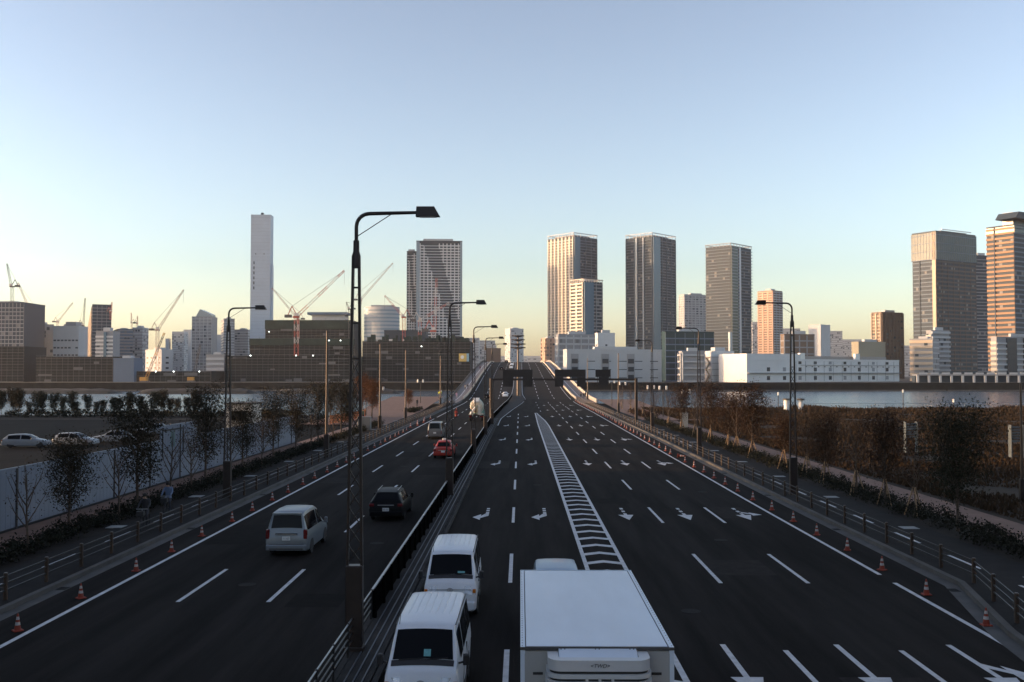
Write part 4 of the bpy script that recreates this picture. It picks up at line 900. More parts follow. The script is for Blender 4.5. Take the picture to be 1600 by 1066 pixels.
building('office_tower','pale distant tower pair left of slant-topped tower, nearer one',268,287,288,519,1700,0,PGREY,Rr=20,faces={'*':balcony(MGREY,1.2,.1)},plant=False)
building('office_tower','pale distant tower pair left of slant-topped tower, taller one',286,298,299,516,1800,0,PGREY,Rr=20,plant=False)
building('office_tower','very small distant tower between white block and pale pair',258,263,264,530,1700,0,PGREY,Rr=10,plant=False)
t,L,R,H = building('office_tower','grey tower with a slanted glass top left of the lamp',299,330,331,496,1150,-2,MGREY,Rr=24,faces={'L':balcony(PGREY,.9,.3,PGREY,5,.7)},fh=3.6,plant=False)
b = MB(); b.prism([(0,1,H),(0,L-4,H),(0,L-9,H+9.5),(0,1,H+3.5)],(20,0,0)); b.build('slanted_top', GPALE, t)
building('office_tower','low pale tower right of the slant-topped tower',331,345,346,524,1500,0,PGREY,Rr=20,plant=False)
building('office_tower','grey tower with sunlit left edge behind the left street lamp',345,349,366,499,1300,70,MGREY,faces={'L':balcony(CREAM,1.5,.3),'R':balcony(PGREY,1.4,.2)},fh=3.6)  # sun on the left edge is painted in by cream bands
building('office_tower','lower grey tower between left street lamp and slab tower',366,387,388,516,1350,0,MGREY,Rr=20,faces={'*':balcony(PGREY,1.2,.1)},fh=3.6)
building('office_block','pale low striped block beside the left construction site',322,350,351,556,720,0,MGREY,Rr=15,faces={'L':balcony(PGREY,1.8,.4)},fh=3.8)
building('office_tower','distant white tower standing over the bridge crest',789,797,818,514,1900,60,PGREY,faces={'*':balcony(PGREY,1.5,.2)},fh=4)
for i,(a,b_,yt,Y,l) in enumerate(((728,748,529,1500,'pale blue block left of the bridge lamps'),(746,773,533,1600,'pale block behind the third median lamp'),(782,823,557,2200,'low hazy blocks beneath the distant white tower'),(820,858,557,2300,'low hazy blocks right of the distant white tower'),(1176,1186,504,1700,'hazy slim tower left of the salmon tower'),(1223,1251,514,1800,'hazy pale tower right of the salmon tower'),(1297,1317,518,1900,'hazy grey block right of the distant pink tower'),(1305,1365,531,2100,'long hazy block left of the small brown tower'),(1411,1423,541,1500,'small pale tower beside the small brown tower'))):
    building('distant_block', l, a, b_, b_+1, yt, Y, 0 if b_<813 else 3, PGREY, Rr=30, plant=False, faces={'L':balcony(MGREY,1.5,.1)}, fh=4)  # pale walls paint distance haze into the blocks
building('office_tower','distant tower with pink sunlit end above the warehouse',1264,1283,1298,508,1700,50,PGREY,plant=False)
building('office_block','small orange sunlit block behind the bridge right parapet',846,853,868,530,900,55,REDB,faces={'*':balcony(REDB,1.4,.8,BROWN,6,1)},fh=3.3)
building('office_block','dark block with flat top left of the bridge lamps',760,782,783,546,760,0,BROWN,Rr=15)
building('office_block','grey office block with gridded front under the cream towers',868,873,931,524,770,72,MGREY,faces={'*':balcony(PGREY,1.5,.5,PGREY,6,.8,.6)},fh=4.6)
building('office_block','white box block with a few windows beside the gridded office',930,934,961,522,740,72,WHT,faces={'*':{'win':(GDARK,8,1.6,1.2),'rand':.5}},fh=5)
t,L,R,H = building('warehouse','long grey warehouse right of the bridge with stacked window bays',880,886,1034,548,640,78,PGREY,faces={'R':{'win':(GDARK,9.5,5.5,.5),'sill':2.4}},fh=5.4)
for a in (.04,.36,.63): b = MB(); b.box(R*a,R*a+5,-.35,-.09,1,H-2); s_ = b.build('window_bay', MGREY, t); [MB().box(R*a+.5,R*a+4.5,-.5,-.36,1.6+5.2*j,4.6+5.2*j).build('window', GDARK, s_) for j in range(int((H-4)/5.2))]
building('glass_block','dark blue-green glass block right of the grey warehouse',1034,1040,1116,520,690,76,GTEAL,faces={'R':balcony(BLUEP,.8,.3,SLAB,8,.4)},fh=4.2)
building('office_block','low pale block with galleries before the glass block',1061,1066,1101,551,640,76,MGREY,faces={'*':balcony(PGREY,1.0,1.2,PGREY,12,.8)},fh=4.2)
building('office_block','dark rooftop plant block behind the white warehouse',1220,1226,1273,524,760,74,BROWN,faces={'*':balcony(MGREY,1,.3,MGREY,6,1)},fh=5)
building('office_block','tan blank block with sunlit left end behind the warehouse',1331,1342,1384,536,720,68,bm('olive',(.30,.27,.20)))
# white riverside warehouse with galleries
t,L,R,H = building('riverside_warehouse','long white riverside warehouse with loading doors on two storeys',1141,1167,1405,563,622,60,WHT,L=26,Rr=None,plant=False,ybase=None)
def rbox(nm_,m_,x0,x1,z0,z1,d,par=t): 
    b = MB(); b.box(x0,x1,-d,-.01,z0,z1); return b.build(nm_, m_, par)
rbox('gallery', MGREY, .3,R+.5,H*.40,H*.44,1.6); rbox('cornice', MGREY, R*.33,R,H*.78,H*.80,.5)
for i in range(9):
    for z in (.10,.50,.84):
        x = R*(.12+.098*i)
        if z>.8 and i<2: continue
        o = rbox('loading_door', GDARK if (i+int(z*10))%3 else MGREY, x,x+2.6,H*z,H*z+(2.5 if z<.8 else 1.8),.12)
for i in range(16): rbox('vent_window', GDARK, R*(.36+.04*i),R*(.36+.04*i)+1.3,H*.70,H*.74,.1)
for i in range(12): rbox('downpipe', MGREY, R*(.3+.06*i),R*(.3+.06*i)+.2,.5,H-.3,.15)
b = MB(); b.box(R*.1,R*.95,5,L,H,H+3.2); b.build('upper_storey', bm('warehouse_roof',(.28,.26,.24)), t)
for x in (.335,.70): b = MB(); b.box(R*x,R*x+4.2,1,3,H+.02,H+5); b.build('white_stack', LANT, t)
b = MB(); b.box(0,R*.33,.02,L,H,H+4.2); b.build('raised_end', WHT, t)
t,L,R,H = building('stair_block','white block with zigzag outside stairs at the warehouse left end',1104,1112,1147,551,648,66,WHT,L=12,faces={'R':balcony(MGREY,.3,.5)},fh=4)
b = MB()
for f in range(int(H/4)):
    for q,yy in ((0,1.5),(1,7.0)):
        b.bar((-.8,yy+(0 if f%2 else 4),f*4+.3),(-.8,yy+(4 if f%2 else 0),f*4+4.1),1.1,.35); b.box(-1.4,0,yy-.3,yy+4.4,f*4+3.9,f*4+4.15)
b.build('outside_stairs', TAN, t, kind='stuff')
b = MB(); b.lathe([(1.3,0),(1.3,H+14)],12,c=(R+3,8,0)); b.build('chimney', GPALE, t)
# elevated promenade deck at right bank
p0 = at(1430,590,615); p1 = at(1640,590,615)
t = thing('promenade_deck','low grey elevated promenade deck along the right far bank','building',(p0.x,612,BZ))
W = p1.x-p0.x; b = MB(); b.box(0,W,0,8,4.2,5.0); b.build('deck', MGREY, t); b = MB(); b.box(0,W,3,8,0,4.2); b.build('wall', DGREY, t)
for i in range(12): b = MB(); b.box(W*i/12,W*i/12+1.2,0,1.2,0,4.2); b.build('column', PGREY, t)
for i in range(12): b = MB(); b.box(W*i/12+1.5,W*(i+1)/12-.5,-.1,.1,5.0,6.1); b.build('railing_panel', PGREY, t)
# ---------------------------------------------------------------- construction masses
def site(label, x0, x1, ytop, Y, green=0, lights=(), depth=30, fh=3.8, core=NET_):
    t,L,R,H = building('construction_building', label, x0, x1, x1+1, ytop, Y, 0, core, Rr=depth, plant=False, parapet=.3)
    b = MB(); rn = random.Random(int(x0)+5)
    for f in range(int(H/fh)+1):
        z = f*fh; b.box(-1.3,-1.15,0,L,z,z+.28); b.box(-1.3,0,0,L,z+1.9,z+2.0)
        for k_ in range(int(L/14)):
            if rn.random() < .3: a = rn.uniform(0,L-9); b.box(-1.36,-1.3,a,a+rn.uniform(3,9),z+.3,z+rn.uniform(1,2.4))
    for y_ in np.arange(0,L,3.6): b.box(-1.28,-1.18,y_,y_+.12,0,H+rn.uniform(.3,2.2))
    b.build('scaffold', bm('scaffold',(.10,.105,.11),.7), t, kind='stuff')
    if green:
        b = MB(); b.box(-1.5,-1.4,0,L,H-green,H+.8); b.build('green_netting', NETG, t)
    for (fy,fz) in lights:
        o = MB().lathe([(.0,-.38),(.38,-.2),(.38,.2),(.0,.38)],10,c=(-2.2,L*(1-fy),H*fz),axis='X').build('floodlight', emis_lamp, t)
    return t,L,R,H
emis_lamp = emis('floodlight_lens', (.92,1,.96), 3.0)
site('dark netted construction block at the left frame edge',-60,38,542,650)
site('long dark netted construction block under the left cranes',57,177,558,640)
building('office_block','blue sheeted block right of the long dark construction block',177,209,210,562,635,0,BLUEP,Rr=15)
site('low dark construction site with lamps behind the left bank',209,330,581,640,lights=((.3,1.02),(.53,1.02),(.86,1.02)))
site('upper storeys of the dark green netted construction block',414,553,502,760,green=6,lights=((.05,.82),))
site('middle green netted tier of the construction block',390,554,531,715,green=4,lights=((.76,.98),(.87,.98)))
site('broad lower scaffolded tier of the construction block',352,555,557,660,lights=((.2,1.03),(.55,1.03),(.68,1.03)))
t,L,R,H = site('wide dark scaffolded building left of the bridge with a yellow poster',566,735,534,690,lights=((.55,.88),))
b = MB(); b.box(-2.0,-1.6,L*.035,L*.105,H*.50,H*.70); ps = b.build('poster', mat('poster_yellow',(.62,.44,.13),.6), t)
b = MB(); b.lathe([(0,-2.08),(H*.045,-2.06),(H*.045,-2.0)],18,c=(0,L*.073,H*.61),axis='X',cap=False); b.build('poster_disc', LANT, ps)
b = MB(); b.box(-2.0,-1.61,L*.012,L*.034,H*.50,H*.70); b.build('poster_edge', mat('poster_blue',(.25,.42,.52),.6), ps)
b = MB(); b.box(2,20,L*.02,L*.42,H,H+2.6); b.build('green_top', NETG, t)
rn = random.Random(3); b = MB()
for i in range(26): a = rn.uniform(0,L-4); b.box(-1,2,a,a+rn.uniform(.5,3.5),H,H+rn.uniform(1,5))
b.build('site_clutter', NETG, t, kind='stuff')
building('construction_building','dark frame building with white openings behind the scaffolds',600,665,666,518,760,0,DGREY,Rr=20,faces={'L':{'win':(WHT,9,4.2,1.3),'rand':.35}},fh=4.2,plant=False)
t,L,R,H = building('office_block','white flat-roofed block above the construction netting',487,538,539,492,1000,0,PGREY,Rr=20,plant=False)
b = MB(); b.box(-4,R,-3,L+4,H,H+2.5); b.build('roof_canopy', BLUEP, t)
# ---------------------------------------------------------------- cranes
CR = bm('crane_red',(.50,.12,.08),.5); CW = bm('crane_white',(.62,.56,.52),.5); CD = bm('crane_dark',(.10,.09,.09),.6); CP = bm('crane_pale',(.52,.36,.30),.6); CYL = bm('crane_yellow',(.5,.25,.04),.6)
def lattice(p0,p1,w,cols,t,name,wt=None):
    p0,p1 = Vector(p0),Vector(p1); d = p1-p0; Ln = d.length; d.normalize(); a = d.orthogonal().normalized() if abs(d.y)>.9 else d.cross(Vector((0,1,0))).normalized(); c = d.cross(a); n = max(3,int(Ln/(w*1.6))); ns = len(cols)*2+1 if len(cols)>1 else 1
    wt = wt or w; segs = {}
    for i in range(n):
        mb = segs.setdefault(int(i/n*ns)%len(cols)*100+int(i/n*ns), MB()); u0,u1 = i/n,(i+1)/n
        P = lambda u,sx,sy: p0+d*(Ln*u)+(a*sx+c*sy)*lerp(w,wt,u)/2
        r = max(.14, w*.075)
        for sx,sy in ((-1,-1),(1,-1),(1,1),(-1,1)): mb.bar(P(u0,sx,sy),P(u1,sx,sy),r,r)
        for (q,s) in (((-1,-1),(1,-1)),((1,1),(-1,1)),((-1,1),(-1,-1)),((1,-1),(1,1))):
            q,s = (q,s) if i%2 else (s,q); mb.bar(P(u0,*q),P(u1,*s),r*.7,r*.7)
    for key,mb in segs.items(): mb.build(name, cols[(key%100)%len(cols)], t)
def crane(label, mx, my0, my1, tip, Y, cols, w=2.4, back=True):
    B = at(mx,my0,Y); T = at(mx,my1,Y); tp = at(tip[0],tip[1],Y)
    t = thing('tower_crane', label, 'crane', (B.x,Y,B.z), 0, 'cranes on the far bank'); T = T-B; tp = tp-B; s = 1 if tp.x > T.x else -1
    if T.length > 3: lattice((0,0,0),T,w,cols,t,'mast')
    b = MB(); b.box(T.x-w*.8,T.x+w*.8,-w*.7,w*.7,T.z,T.z+w*.5); b.build('slewing_ring', cols[0], t)
    b = MB(); b.box(T.x+s*w*.2-w*.5,T.x+s*w*.2+w*.5,-w*1.2,-w*.4,T.z+w*.5,T.z+w*1.3); b.build('cab', CW, t)
    lattice(T+Vector((s*w*.4,0,w*.7)),tp,w*.75,cols,t,'jib',w*.4)
    ap = T+Vector((-s*w*1.2,0,w*3.2)); b = MB(); b.bar(T+Vector((s*w*.3,0,w*.5)),ap,w*.2,w*.2); b.bar(T+Vector((-s*w*2.4,0,w*.5)),ap,w*.2,w*.2); b.build('a_frame', cols[0], t)
    b = MB(); b.box(T.x-s*w*2.2-w*.9,T.x-s*w*2.2+w*.9,-w*.6,w*.6,T.z+w*.1,T.z+w*.9); b.build('counterweight', CD, t)
    b = MB(); b.tube(ap,tp,.10,n=4); b.build('pendant_rope', CD, t); b = MB(); b.tube(tp,tp+Vector((0,0,-10)),.08,n=4); b.build('hoist_rope', CD, t)
crane('dark luffing crane on the left edge tower roof',19,474,449,(11,412),900,[CD],2.2)
crane('pale luffing crane leaning left above the grey block',52,510,496,(28,442),950,[CP],2.6)
crane('pale crane with short boom rising right above the pale office',90,512,504,(114,473),1300,[CP],2.2)
crane('small crane left of the dark golden-edged tower',129,540,510,(133,466),1000,[CD],2.0)
crane('slim red crane right of the dark golden-edged tower',173,500,488,(175,472),1000,[CR],1.6)
crane('tiny crane on the grey-blue office pair, left',206,514,505,(205,489),1300,[CR],1.6)
crane('tiny crane on the grey-blue office pair, right',214,514,506,(215,494),1300,[CR],1.6)
crane('pale tower crane leaning right behind the white low block',246,582,517,(287,453),760,[CP],2.0)
crane('large red and white crane with long boom rising right over construction block',463,557,497,(538,423),700,[CR,CW],2.6)
crane('red crane with boom leaning left beside the slab tower',466,535,500,(425,450),740,[CP],1.6)
crane('small green tower crane just left of the nearest lamp post',546,560,484,(541,472),720,[CD],1.4)
crane('pale crane boom rising right of the nearest lamp post',563,476,470,(614,411),1010,[CP],2.2)
crane('red crane leaning left before the curved office building',631,534,497,(601,462),720,[CR],2.0)
crane('red and white crane with boom reaching right before gridded tower',656,534,503,(702,473),720,[CW,CR],2.2)
crane('upright red and white crane against the white gridded tower',677,534,519,(682,435),700,[CR,CW],2.6)
for mx,my,tip,l,Y in ((226,599,(257,520),'crawler crane with black boom and yellow base by the far bank',618),(300,582,(313,538),'small black crawler crane boom right of the pale crane',640)):
    B = at(mx,my,Y); tp = at(*tip,Y); t = thing('crawler_crane', l, 'crane', (B.x,Y,BZ)); dz = B.z-BZ
    b = MB(); b.box(-2.6,2.6,-2,-.9,0,1); b.box(-2.6,2.6,.9,2,0,1); b.build('crawler_tracks', CD, t); b = MB(); b.bevbox(-2.6,1.8,-1.6,1.6,1.05,3.2,.2); b.build('cab_house', CYL, t)
    lattice((.8,0,2.2),(tp.x-B.x,0,tp.z-BZ),1.5,[CYL,CD,CD] if Y<630 else [CD],t,'boom',.8)
# ---------------------------------------------------------------- trees
def leaves(centers, n, spread, size, seed, flat=.6):
    r = np.random.default_rng(seed); c = np.asarray(centers)[r.integers(0,len(centers),n)] + r.normal(0,1,(n,3))*np.array([spread,spread,spread*flat])
    a = r.normal(0,1,(n,3)); a /= np.linalg.norm(a,axis=1)[:,None]; b_ = np.cross(a, r.normal(0,1,(n,3))); b_ /= np.linalg.norm(b_,axis=1)[:,None]
    s = size*r.uniform(.6,1.3,(n,1)); v = np.stack([c-a*s, c+b_*s*.5, c+a*s, c-b_*s*.5],1).reshape(-1,3)
    return v, np.arange(4*n).reshape(-1,4)
def tree_protos(seed, h, cw, base, nl, ls, lm, bare=False, limbs=9):
    r = random.Random(seed); b = MB(); tips = []
    tr = [(0,0,0)]; x=y=0
    for i in range(1,6): x += r.uniform(-.05,.05); y += r.uniform(-.05,.05); tr.append((x,y,h*.86*i/5))
    b.path(tr,[.075*h/5*(1-.16*i) for i in range(6)],8)
    for k in range(limbs):
        z0 = lerp(base, h*.75, k/limbs); a = k*2.4+r.uniform(-.4,.4); ln = cw*.5*(1-.35*abs(2*(k/limbs)-.8))*r.uniform(.8,1.15); t = z0/(h*.86)*5; i = min(4,int(t)); p = Vector(tr[i]).lerp(Vector(tr[i+1]), t-i)
        pts = [p]; d = Vector((math.cos(a),math.sin(a),1.1+.6*k/limbs))
        for q in range(3):
            p = p + d*ln/3*.95+Vector((r.uniform(-.06,.06),r.uniform(-.06,.06),r.uniform(0,.08))); pts.append(p.copy()); d.z += .25
            if q>0 or bare:
                e = p + Vector((r.uniform(-.4,.4),r.uniform(-.4,.4),r.uniform(.2,.55)))*ln*.7; b.tube(p,e,.012,.005,4,cap=False); tips.append(e)
                if bare:
                    for _ in range(2): e2 = p.lerp(e,.5)+Vector((r.uniform(-.3,.3),r.uniform(-.3,.3),r.uniform(.1,.4)))*ln*.5; b.tube(p.lerp(e,.5),e2,.008,.004,4,cap=False); tips.append(e2)
        b.path(pts,[.035,.026,.018,.010],5); tips += pts[1:]
    tips.append(Vector(tr[5])); tips.append(Vector(tr[4])); tips.append(Vector(tr[5])+Vector((0,0,h*.1)))
    wm = b.mesh('tree_trunk'); wm.materials.append(BARK)
    lmsh = None
    if nl:
        v,f = leaves([tuple(p) for p in tips], nl, cw*.125, ls, seed, .9); lmsh = bpy.data.meshes.new('tree_crown'); lmsh.from_pydata(v.tolist(),[],f.tolist()); lmsh.materials.append(lm)
    return wm, lmsh
PR = {'leafy':[tree_protos(s,6,2.5,1.3,6500,.066,LEAF1,limbs=17) for s in (1,2,3)], 'rust':[tree_protos(s,5.6,2.7,1.4,5200,.07,LEAF2,limbs=14) for s in (11,12,13)], 'plaza':[tree_protos(s,5.6,2.5,1.4,5200,.075,LEAFR,limbs=13) for s in (15,16)],
      'sparse':[tree_protos(s,5,2.4,1.4,800,.06,LEAF2,limbs=10,bare=True) for s in (21,22)], 'bare':[tree_protos(s,4.2,2.3,1.0,120,.055,LEAF2,limbs=10,bare=True) for s in (31,32,33)],
      'bank':[tree_protos(s,5.6,2.4,1.3,2500,.15,LEAF3 if s%2 else LEAF1,limbs=10) for s in (41,42,43)], 'big':[tree_protos(51,7.5,4.6,1.6,12000,.08,LEAF3,limbs=18)]}
stk = MB()
for a in (0,2.1,4.2): stk.tube((.55*math.cos(a),.55*math.sin(a),-.05),(.06*math.cos(a),.06*math.sin(a),1.55),.035,n=6)
stk.tube((-.3,-.1,1.2),(.3,.1,1.2),.03,n=6); stkm = stk.mesh('tree_stakes'); stkm.materials.append(STAKE)
rt = random.Random(77)
def tree(kind, x, y, z, label, s=1.0, grp=None, stakes=False, i=None):
    wm, lm = PR[kind][rt.randrange(len(PR[kind])) if i is None else i]
    t = thing('tree', label, 'tree', (x,y,z), rt.uniform(0,6.28), grp); t.scale = (s*rt.uniform(.9,1.1),s*rt.uniform(.9,1.1),s)
    link('trunk', wm, None, t)
    if lm: link('crown', lm, None, t)
    if stakes: o = link('support_stakes', stkm, None, t); o.scale = (1/s,1/s,1/s)
    return t
def colrow(xs, X): return [X*F/(px-813) for px in xs]
for i,(px,k,s) in enumerate(((29,'bare',.9),(110,'leafy',.78),(176,'bare',.95),(214,'leafy',1.0),(255,'bare',1.0),(291,'bare',1.0),(322,'leafy',1.1),(352,'bare',1.0),(380,'leafy',.9),(402,'bare',1.0),(427,'leafy',1.02),(463,'leafy',1.0),(480,'bare',1.0),(497,'leafy',1.08),(515,'bare',1),(533,'leafy',1.08),(548,'leafy',.95))):
    Y = 22.3*F/(813-px+.1); tree(k,-21.6 if k!='bare' else -21.2, Y*21.6/22.3, .06, '%s tree, %s from the camera in the left roadside row' % ('small bare' if k=='bare' else 'dark leafy', ORD[i]), s, 'trees along the left pavement')
for i,(px,k,s) in enumerate(((1490,'big',.72),(1424,'sparse',.85),(1379,'rust',.92),(1334,'sparse',.9),(1286,'rust',.8),(1258,'sparse',.85),(1223,'rust',.76),(1174,'rust',1.12),(1150,'sparse',1.0),(1137,'rust',.95),(1109,'rust',1.1),(1085,'sparse',1.1),(1064,'rust',1.1),(1044,'sparse',1.05),(1022,'sparse',1.05),(1004,'sparse',1.1),(985,'sparse',1.1),(970,'sparse',1.05))):
    Y = 21.5*F/(px-813); tree(k,21.5,Y,.06,'%s tree, %s from the camera in the right roadside row' % ({'big':'large dark','sparse':'thin half-bare','rust':'rusty autumn'}[k], ORD[i]), s, 'trees along the right pavement', stakes=k!='big')
for i in range(24):
    px = 4+i*13.2+rt.uniform(-4,4); Y = rt.uniform(181,186); p = at(px,640,Y)
    tree('bank', p.x, Y, 0, 'small dark tree on the left river bank, %s from the left' % ORD[i], rt.uniform(.42,.85), 'trees on the left river bank')
for i,(x,y,k,s) in enumerate(((-27.8,176,'plaza',1.3),(-26.6,178,'plaza',1.15),(-25.6,172,'plaza',1.1),(-24.2,215,'plaza',.75),(-30.5,160,'leafy',.9))):
    tree(k,x,y,.14,['tallest rust-leaved tree on the left plaza','rust-leaved tree right beside the tallest plaza tree','rust-leaved tree nearest the pavement on the left plaza','small lone tree beyond the plaza flower bed','dark tree behind the orange netting'][i],s,'plaza trees')
for i,(x,y,k,s) in enumerate(((27,150,'sparse',1.15),(30,140,'rust',.7),(30,86,'sparse',.7))):
    tree(k,x,y,.02,'%s tree standing behind the right promenade, %s from the bridge' % ({'sparse':'thin','rust':'rusty','leafy':'dark','big':'bushy dark'}[k],ORD[i]),s,'trees behind the right promenade')
# hedges, shrubs and dry grass
def clumps(name, label, cat, fn, n, size, m_, spread, seed, flat=.7):
    r = random.Random(seed); cs = [fn(r) for _ in range(max(60,n//25))]; v,f = leaves(cs,n,spread,size,seed,flat); v[:,2] = np.maximum(v[:,2],.03)
    me = bpy.data.meshes.new(name); me.from_pydata(v.tolist(),[],f.tolist()); o = link(name, me, m_); return tag(o,label,cat,kind='stuff')
clumps('hedge','low dark hedge along the left pavement','hedge',lambda r:(r.uniform(-22.1,-20.7),26+r.random()**1.3*125,.06+r.uniform(.15,.6)),42000,.075,HEDGE,.17,5)
clumps('hedge','low dark hedge along the right pavement','hedge',lambda r:(r.uniform(20.6,22.6),26+r.random()**1.3*140,.06+r.uniform(.15,.55)),42000,.075,HEDGE,.17,6)
clumps('hedge','dark hedge at the foot of the left bank trees','hedge',lambda r:(r.uniform(-125,-40),r.uniform(176,187),r.uniform(.2,.9)),14000,.2,HEDGE,.35,7)
clumps('shrub_bed','low shrub bed on the left plaza','shrubs',lambda r:(r.uniform(-22.8,-20.8),r.uniform(196,210),r.uniform(.3,.7)),3000,.12,HEDGE,.2,9)
clumps('shrub_bed','low shrub bed on the right plaza','shrubs',lambda r:(r.uniform(21,24),r.uniform(172,198),r.uniform(.3,.8)),4000,.12,LEAF2,.22,10)
rg = np.random.default_rng(12); n = 140000
gy = 34+rg.random(n)**.8*188; gx = 26.5+rg.random(n)**1.25*(.52*gy+14)
keep = (np.sin(gx*.31+1.3*np.sin(gy*.11))+np.sin(gy*.23+gx*.07)) > -1.55; gx,gy = gx[keep],gy[keep]; n = len(gx)
hgt = (.2+.34*rg.random(n))*(.42+.35*(gy>185)+.35*(np.sin(gx*.2)*np.sin(gy*.17)>.1)); hgt *= 1+(gy>196)*np.clip(np.sin(gx*.13)+.7*np.sin(gx*.41+1)+.4*np.sin(gx*.9),0,2)*.9; an = rg.random(n)*6.28; wd = .035+.045*rg.random(n)+gy*.0003
lx = rg.normal(0,.25,n)*hgt; ly = rg.normal(0,.25,n)*hgt
v = np.stack([np.stack([gx-np.cos(an)*wd,gy-np.sin(an)*wd,np.zeros(n)],1),np.stack([gx+np.cos(an)*wd,gy+np.sin(an)*wd,np.zeros(n)],1),np.stack([gx+lx+np.cos(an)*wd*.4,gy+ly+np.sin(an)*wd*.4,hgt],1),np.stack([gx+lx*1.1-np.cos(an)*wd*.4,gy+ly*1.1,hgt*.97],1)],1).reshape(-1,3)
me = bpy.data.meshes.new('dry_grass'); me.from_pydata(v.tolist(),[],np.arange(4*n).reshape(-1,4).tolist()); tag(link('dry_grass', me, GRASSM),'tall dry orange-brown grass covering the right field','grass',kind='stuff')
# ---------------------------------------------------------------- people
def clothmat(name, top, leg, skin=(.42,.27,.19), zs=(.49,.845)):
    m = bpy.data.materials.new(name); m.use_nodes = True; n = m.node_tree.nodes; l = m.node_tree.links; b = n['Principled BSDF']; b.inputs['Roughness'].default_value = .8
    tc = n.new('ShaderNodeTexCoord'); sp = n.new('ShaderNodeSeparateXYZ'); cr = n.new('ShaderNodeValToRGB'); mr = n.new('ShaderNodeMath'); mr.operation = 'DIVIDE'; mr.inputs[1].default_value = 1.72
    cr.color_ramp.interpolation = 'CONSTANT'; e = cr.color_ramp.elements; e[0].position = 0; e[0].color = (.03,.03,.03,1); e[1].position = .05; e[1].color = (*leg,1)
    for p_,c_ in ((zs[0],top),(zs[1],skin)): q = e.new(p_); q.color = (*c_,1)
    l.new(tc.outputs['Object'], sp.inputs[0]); l.new(sp.outputs[2], mr.inputs[0]); l.new(mr.outputs[0], cr.inputs[0]); l.new(cr.outputs[0], b.inputs['Base Color']); return m
def person(label, loc, rz, cm, pose='stand', hair=(.02,.015,.012), s=1.0, grp=None, hat=None):
    t = thing('person', label, 'person', loc, rz, grp); t.scale = (s,s,s)
    J = {'pel':(0,0,.92),'sp':(0,.01,1.15),'ch':(0,.0,1.36),'nk':(0,.0,1.49),'hd':(0,-.03,1.60),'ht':(0,-.02,1.68)}
    for q,sg in (('l',-1),('r',1)):
        st = .16*sg if pose=='walk' else 0
        J.update({q+'hip':(sg*.095,0,.88),q+'kn':(sg*.10,-.05-st*.9,.48),q+'an':(sg*.10,.02-st*1.6 if pose=='walk' else .01,.08),q+'to':(sg*.11,-.15-(st*1.6 if pose=='walk' else 0),.035),q+'sh':(sg*.185,.0,1.40),q+'el':(sg*.235,.03+st*.6,1.13),q+'wr':(sg*.22,-.06+st,.90),q+'ha':(sg*.215,-.09+st*1.1,.80)})
        if pose=='ride': J.update({q+'kn':(sg*.15,-.36,.78 if sg<0 else .66),q+'an':(sg*.14,-.16 if sg<0 else -.22,.42 if sg<0 else .27),q+'to':(sg*.14,-.30,.36 if sg<0 else .22),q+'el':(sg*.26,-.24,1.16),q+'wr':(sg*.24,-.46,1.05),q+'ha':(sg*.24,-.54,1.05)})
        if pose=='bend': J.update({q+'sh':(sg*.18,-.42,1.18),q+'el':(sg*.2,-.46,.88),q+'wr':(sg*.16,-.5,.62),q+'ha':(sg*.15,-.52,.53)})
    if pose=='bend': J.update({'sp':(0,-.13,1.08),'ch':(0,-.36,1.18),'nk':(0,-.50,1.22),'hd':(0,-.60,1.22),'ht':(0,-.68,1.22)})
    if pose=='ride': J.update({'sp':(0,-.06,1.14),'ch':(0,-.13,1.34),'nk':(0,-.16,1.47),'hd':(0,-.20,1.58),'ht':(0,-.20,1.66)})
    ks = list(J); E = [('pel','sp'),('sp','ch'),('ch','nk'),('nk','hd'),('hd','ht')]
    for q in 'lr': E += [('pel',q+'hip'),(q+'hip',q+'kn'),(q+'kn',q+'an'),(q+'an',q+'to'),('ch',q+'sh'),(q+'sh',q+'el'),(q+'el',q+'wr'),(q+'wr',q+'ha')]
    me = bpy.data.meshes.new('person_body'); me.from_pydata([J[k_] for k_ in ks],[(ks.index(a),ks.index(b_)) for a,b_ in E],[]); o = link('body', me, cm, t)
    md = o.modifiers.new('Skin','SKIN'); o.modifiers.new('Sub','SUBSURF').levels = 1; o.modifiers[-1].render_levels = 1
    RD = {'pel':(.16,.12),'sp':(.145,.10),'ch':(.16,.11),'nk':(.06,.06),'hd':(.088,.105),'ht':(.07,.08),'hip':(.10,.10),'kn':(.065,.065),'an':(.045,.045),'to':(.04,.035),'sh':(.07,.07),'el':(.05,.05),'wr':(.035,.035),'ha':(.035,.045)}
    for i,k_ in enumerate(ks): sv = me.skin_vertices[0].data[i]; sv.radius = RD[k_ if k_ in RD else k_[1:]]; sv.use_root = (k_=='pel')
    hp = Vector(J['hd']); b = MB(); b.lathe([(.0,.135),(.06,.125),(.10,.075),(.112,.01),(.10,-.03)],10,c=hp+Vector((0,.015,.02)),cap=False); b.build('hair' if not hat else 'hat', mat('hair',hair,.8) if not hat else hat, t, 60)
    return t
C1 = clothmat('clothes_white',(.6,.6,.58),(.05,.05,.06)); C2 = clothmat('clothes_black',(.03,.03,.035),(.03,.03,.035)); C3 = clothmat('clothes_hivis',(.55,.62,.05),(.05,.05,.07)); C4 = clothmat('clothes_blue',(.13,.19,.30),(.03,.035,.05)); C5 = clothmat('clothes_beige',(.4,.34,.28),(.07,.06,.06)); C6 = clothmat('clothes_red',(.10,.012,.012),(.04,.01,.01)); C7 = clothmat('clothes_pink',(.45,.28,.38),(.35,.3,.32))
plz = lambda y: .14+1.6*max(0,(y-205)/55)
person('person in white top walking on the left plaza',(-25.5,229,plz(229)),2.6,C1,'walk')
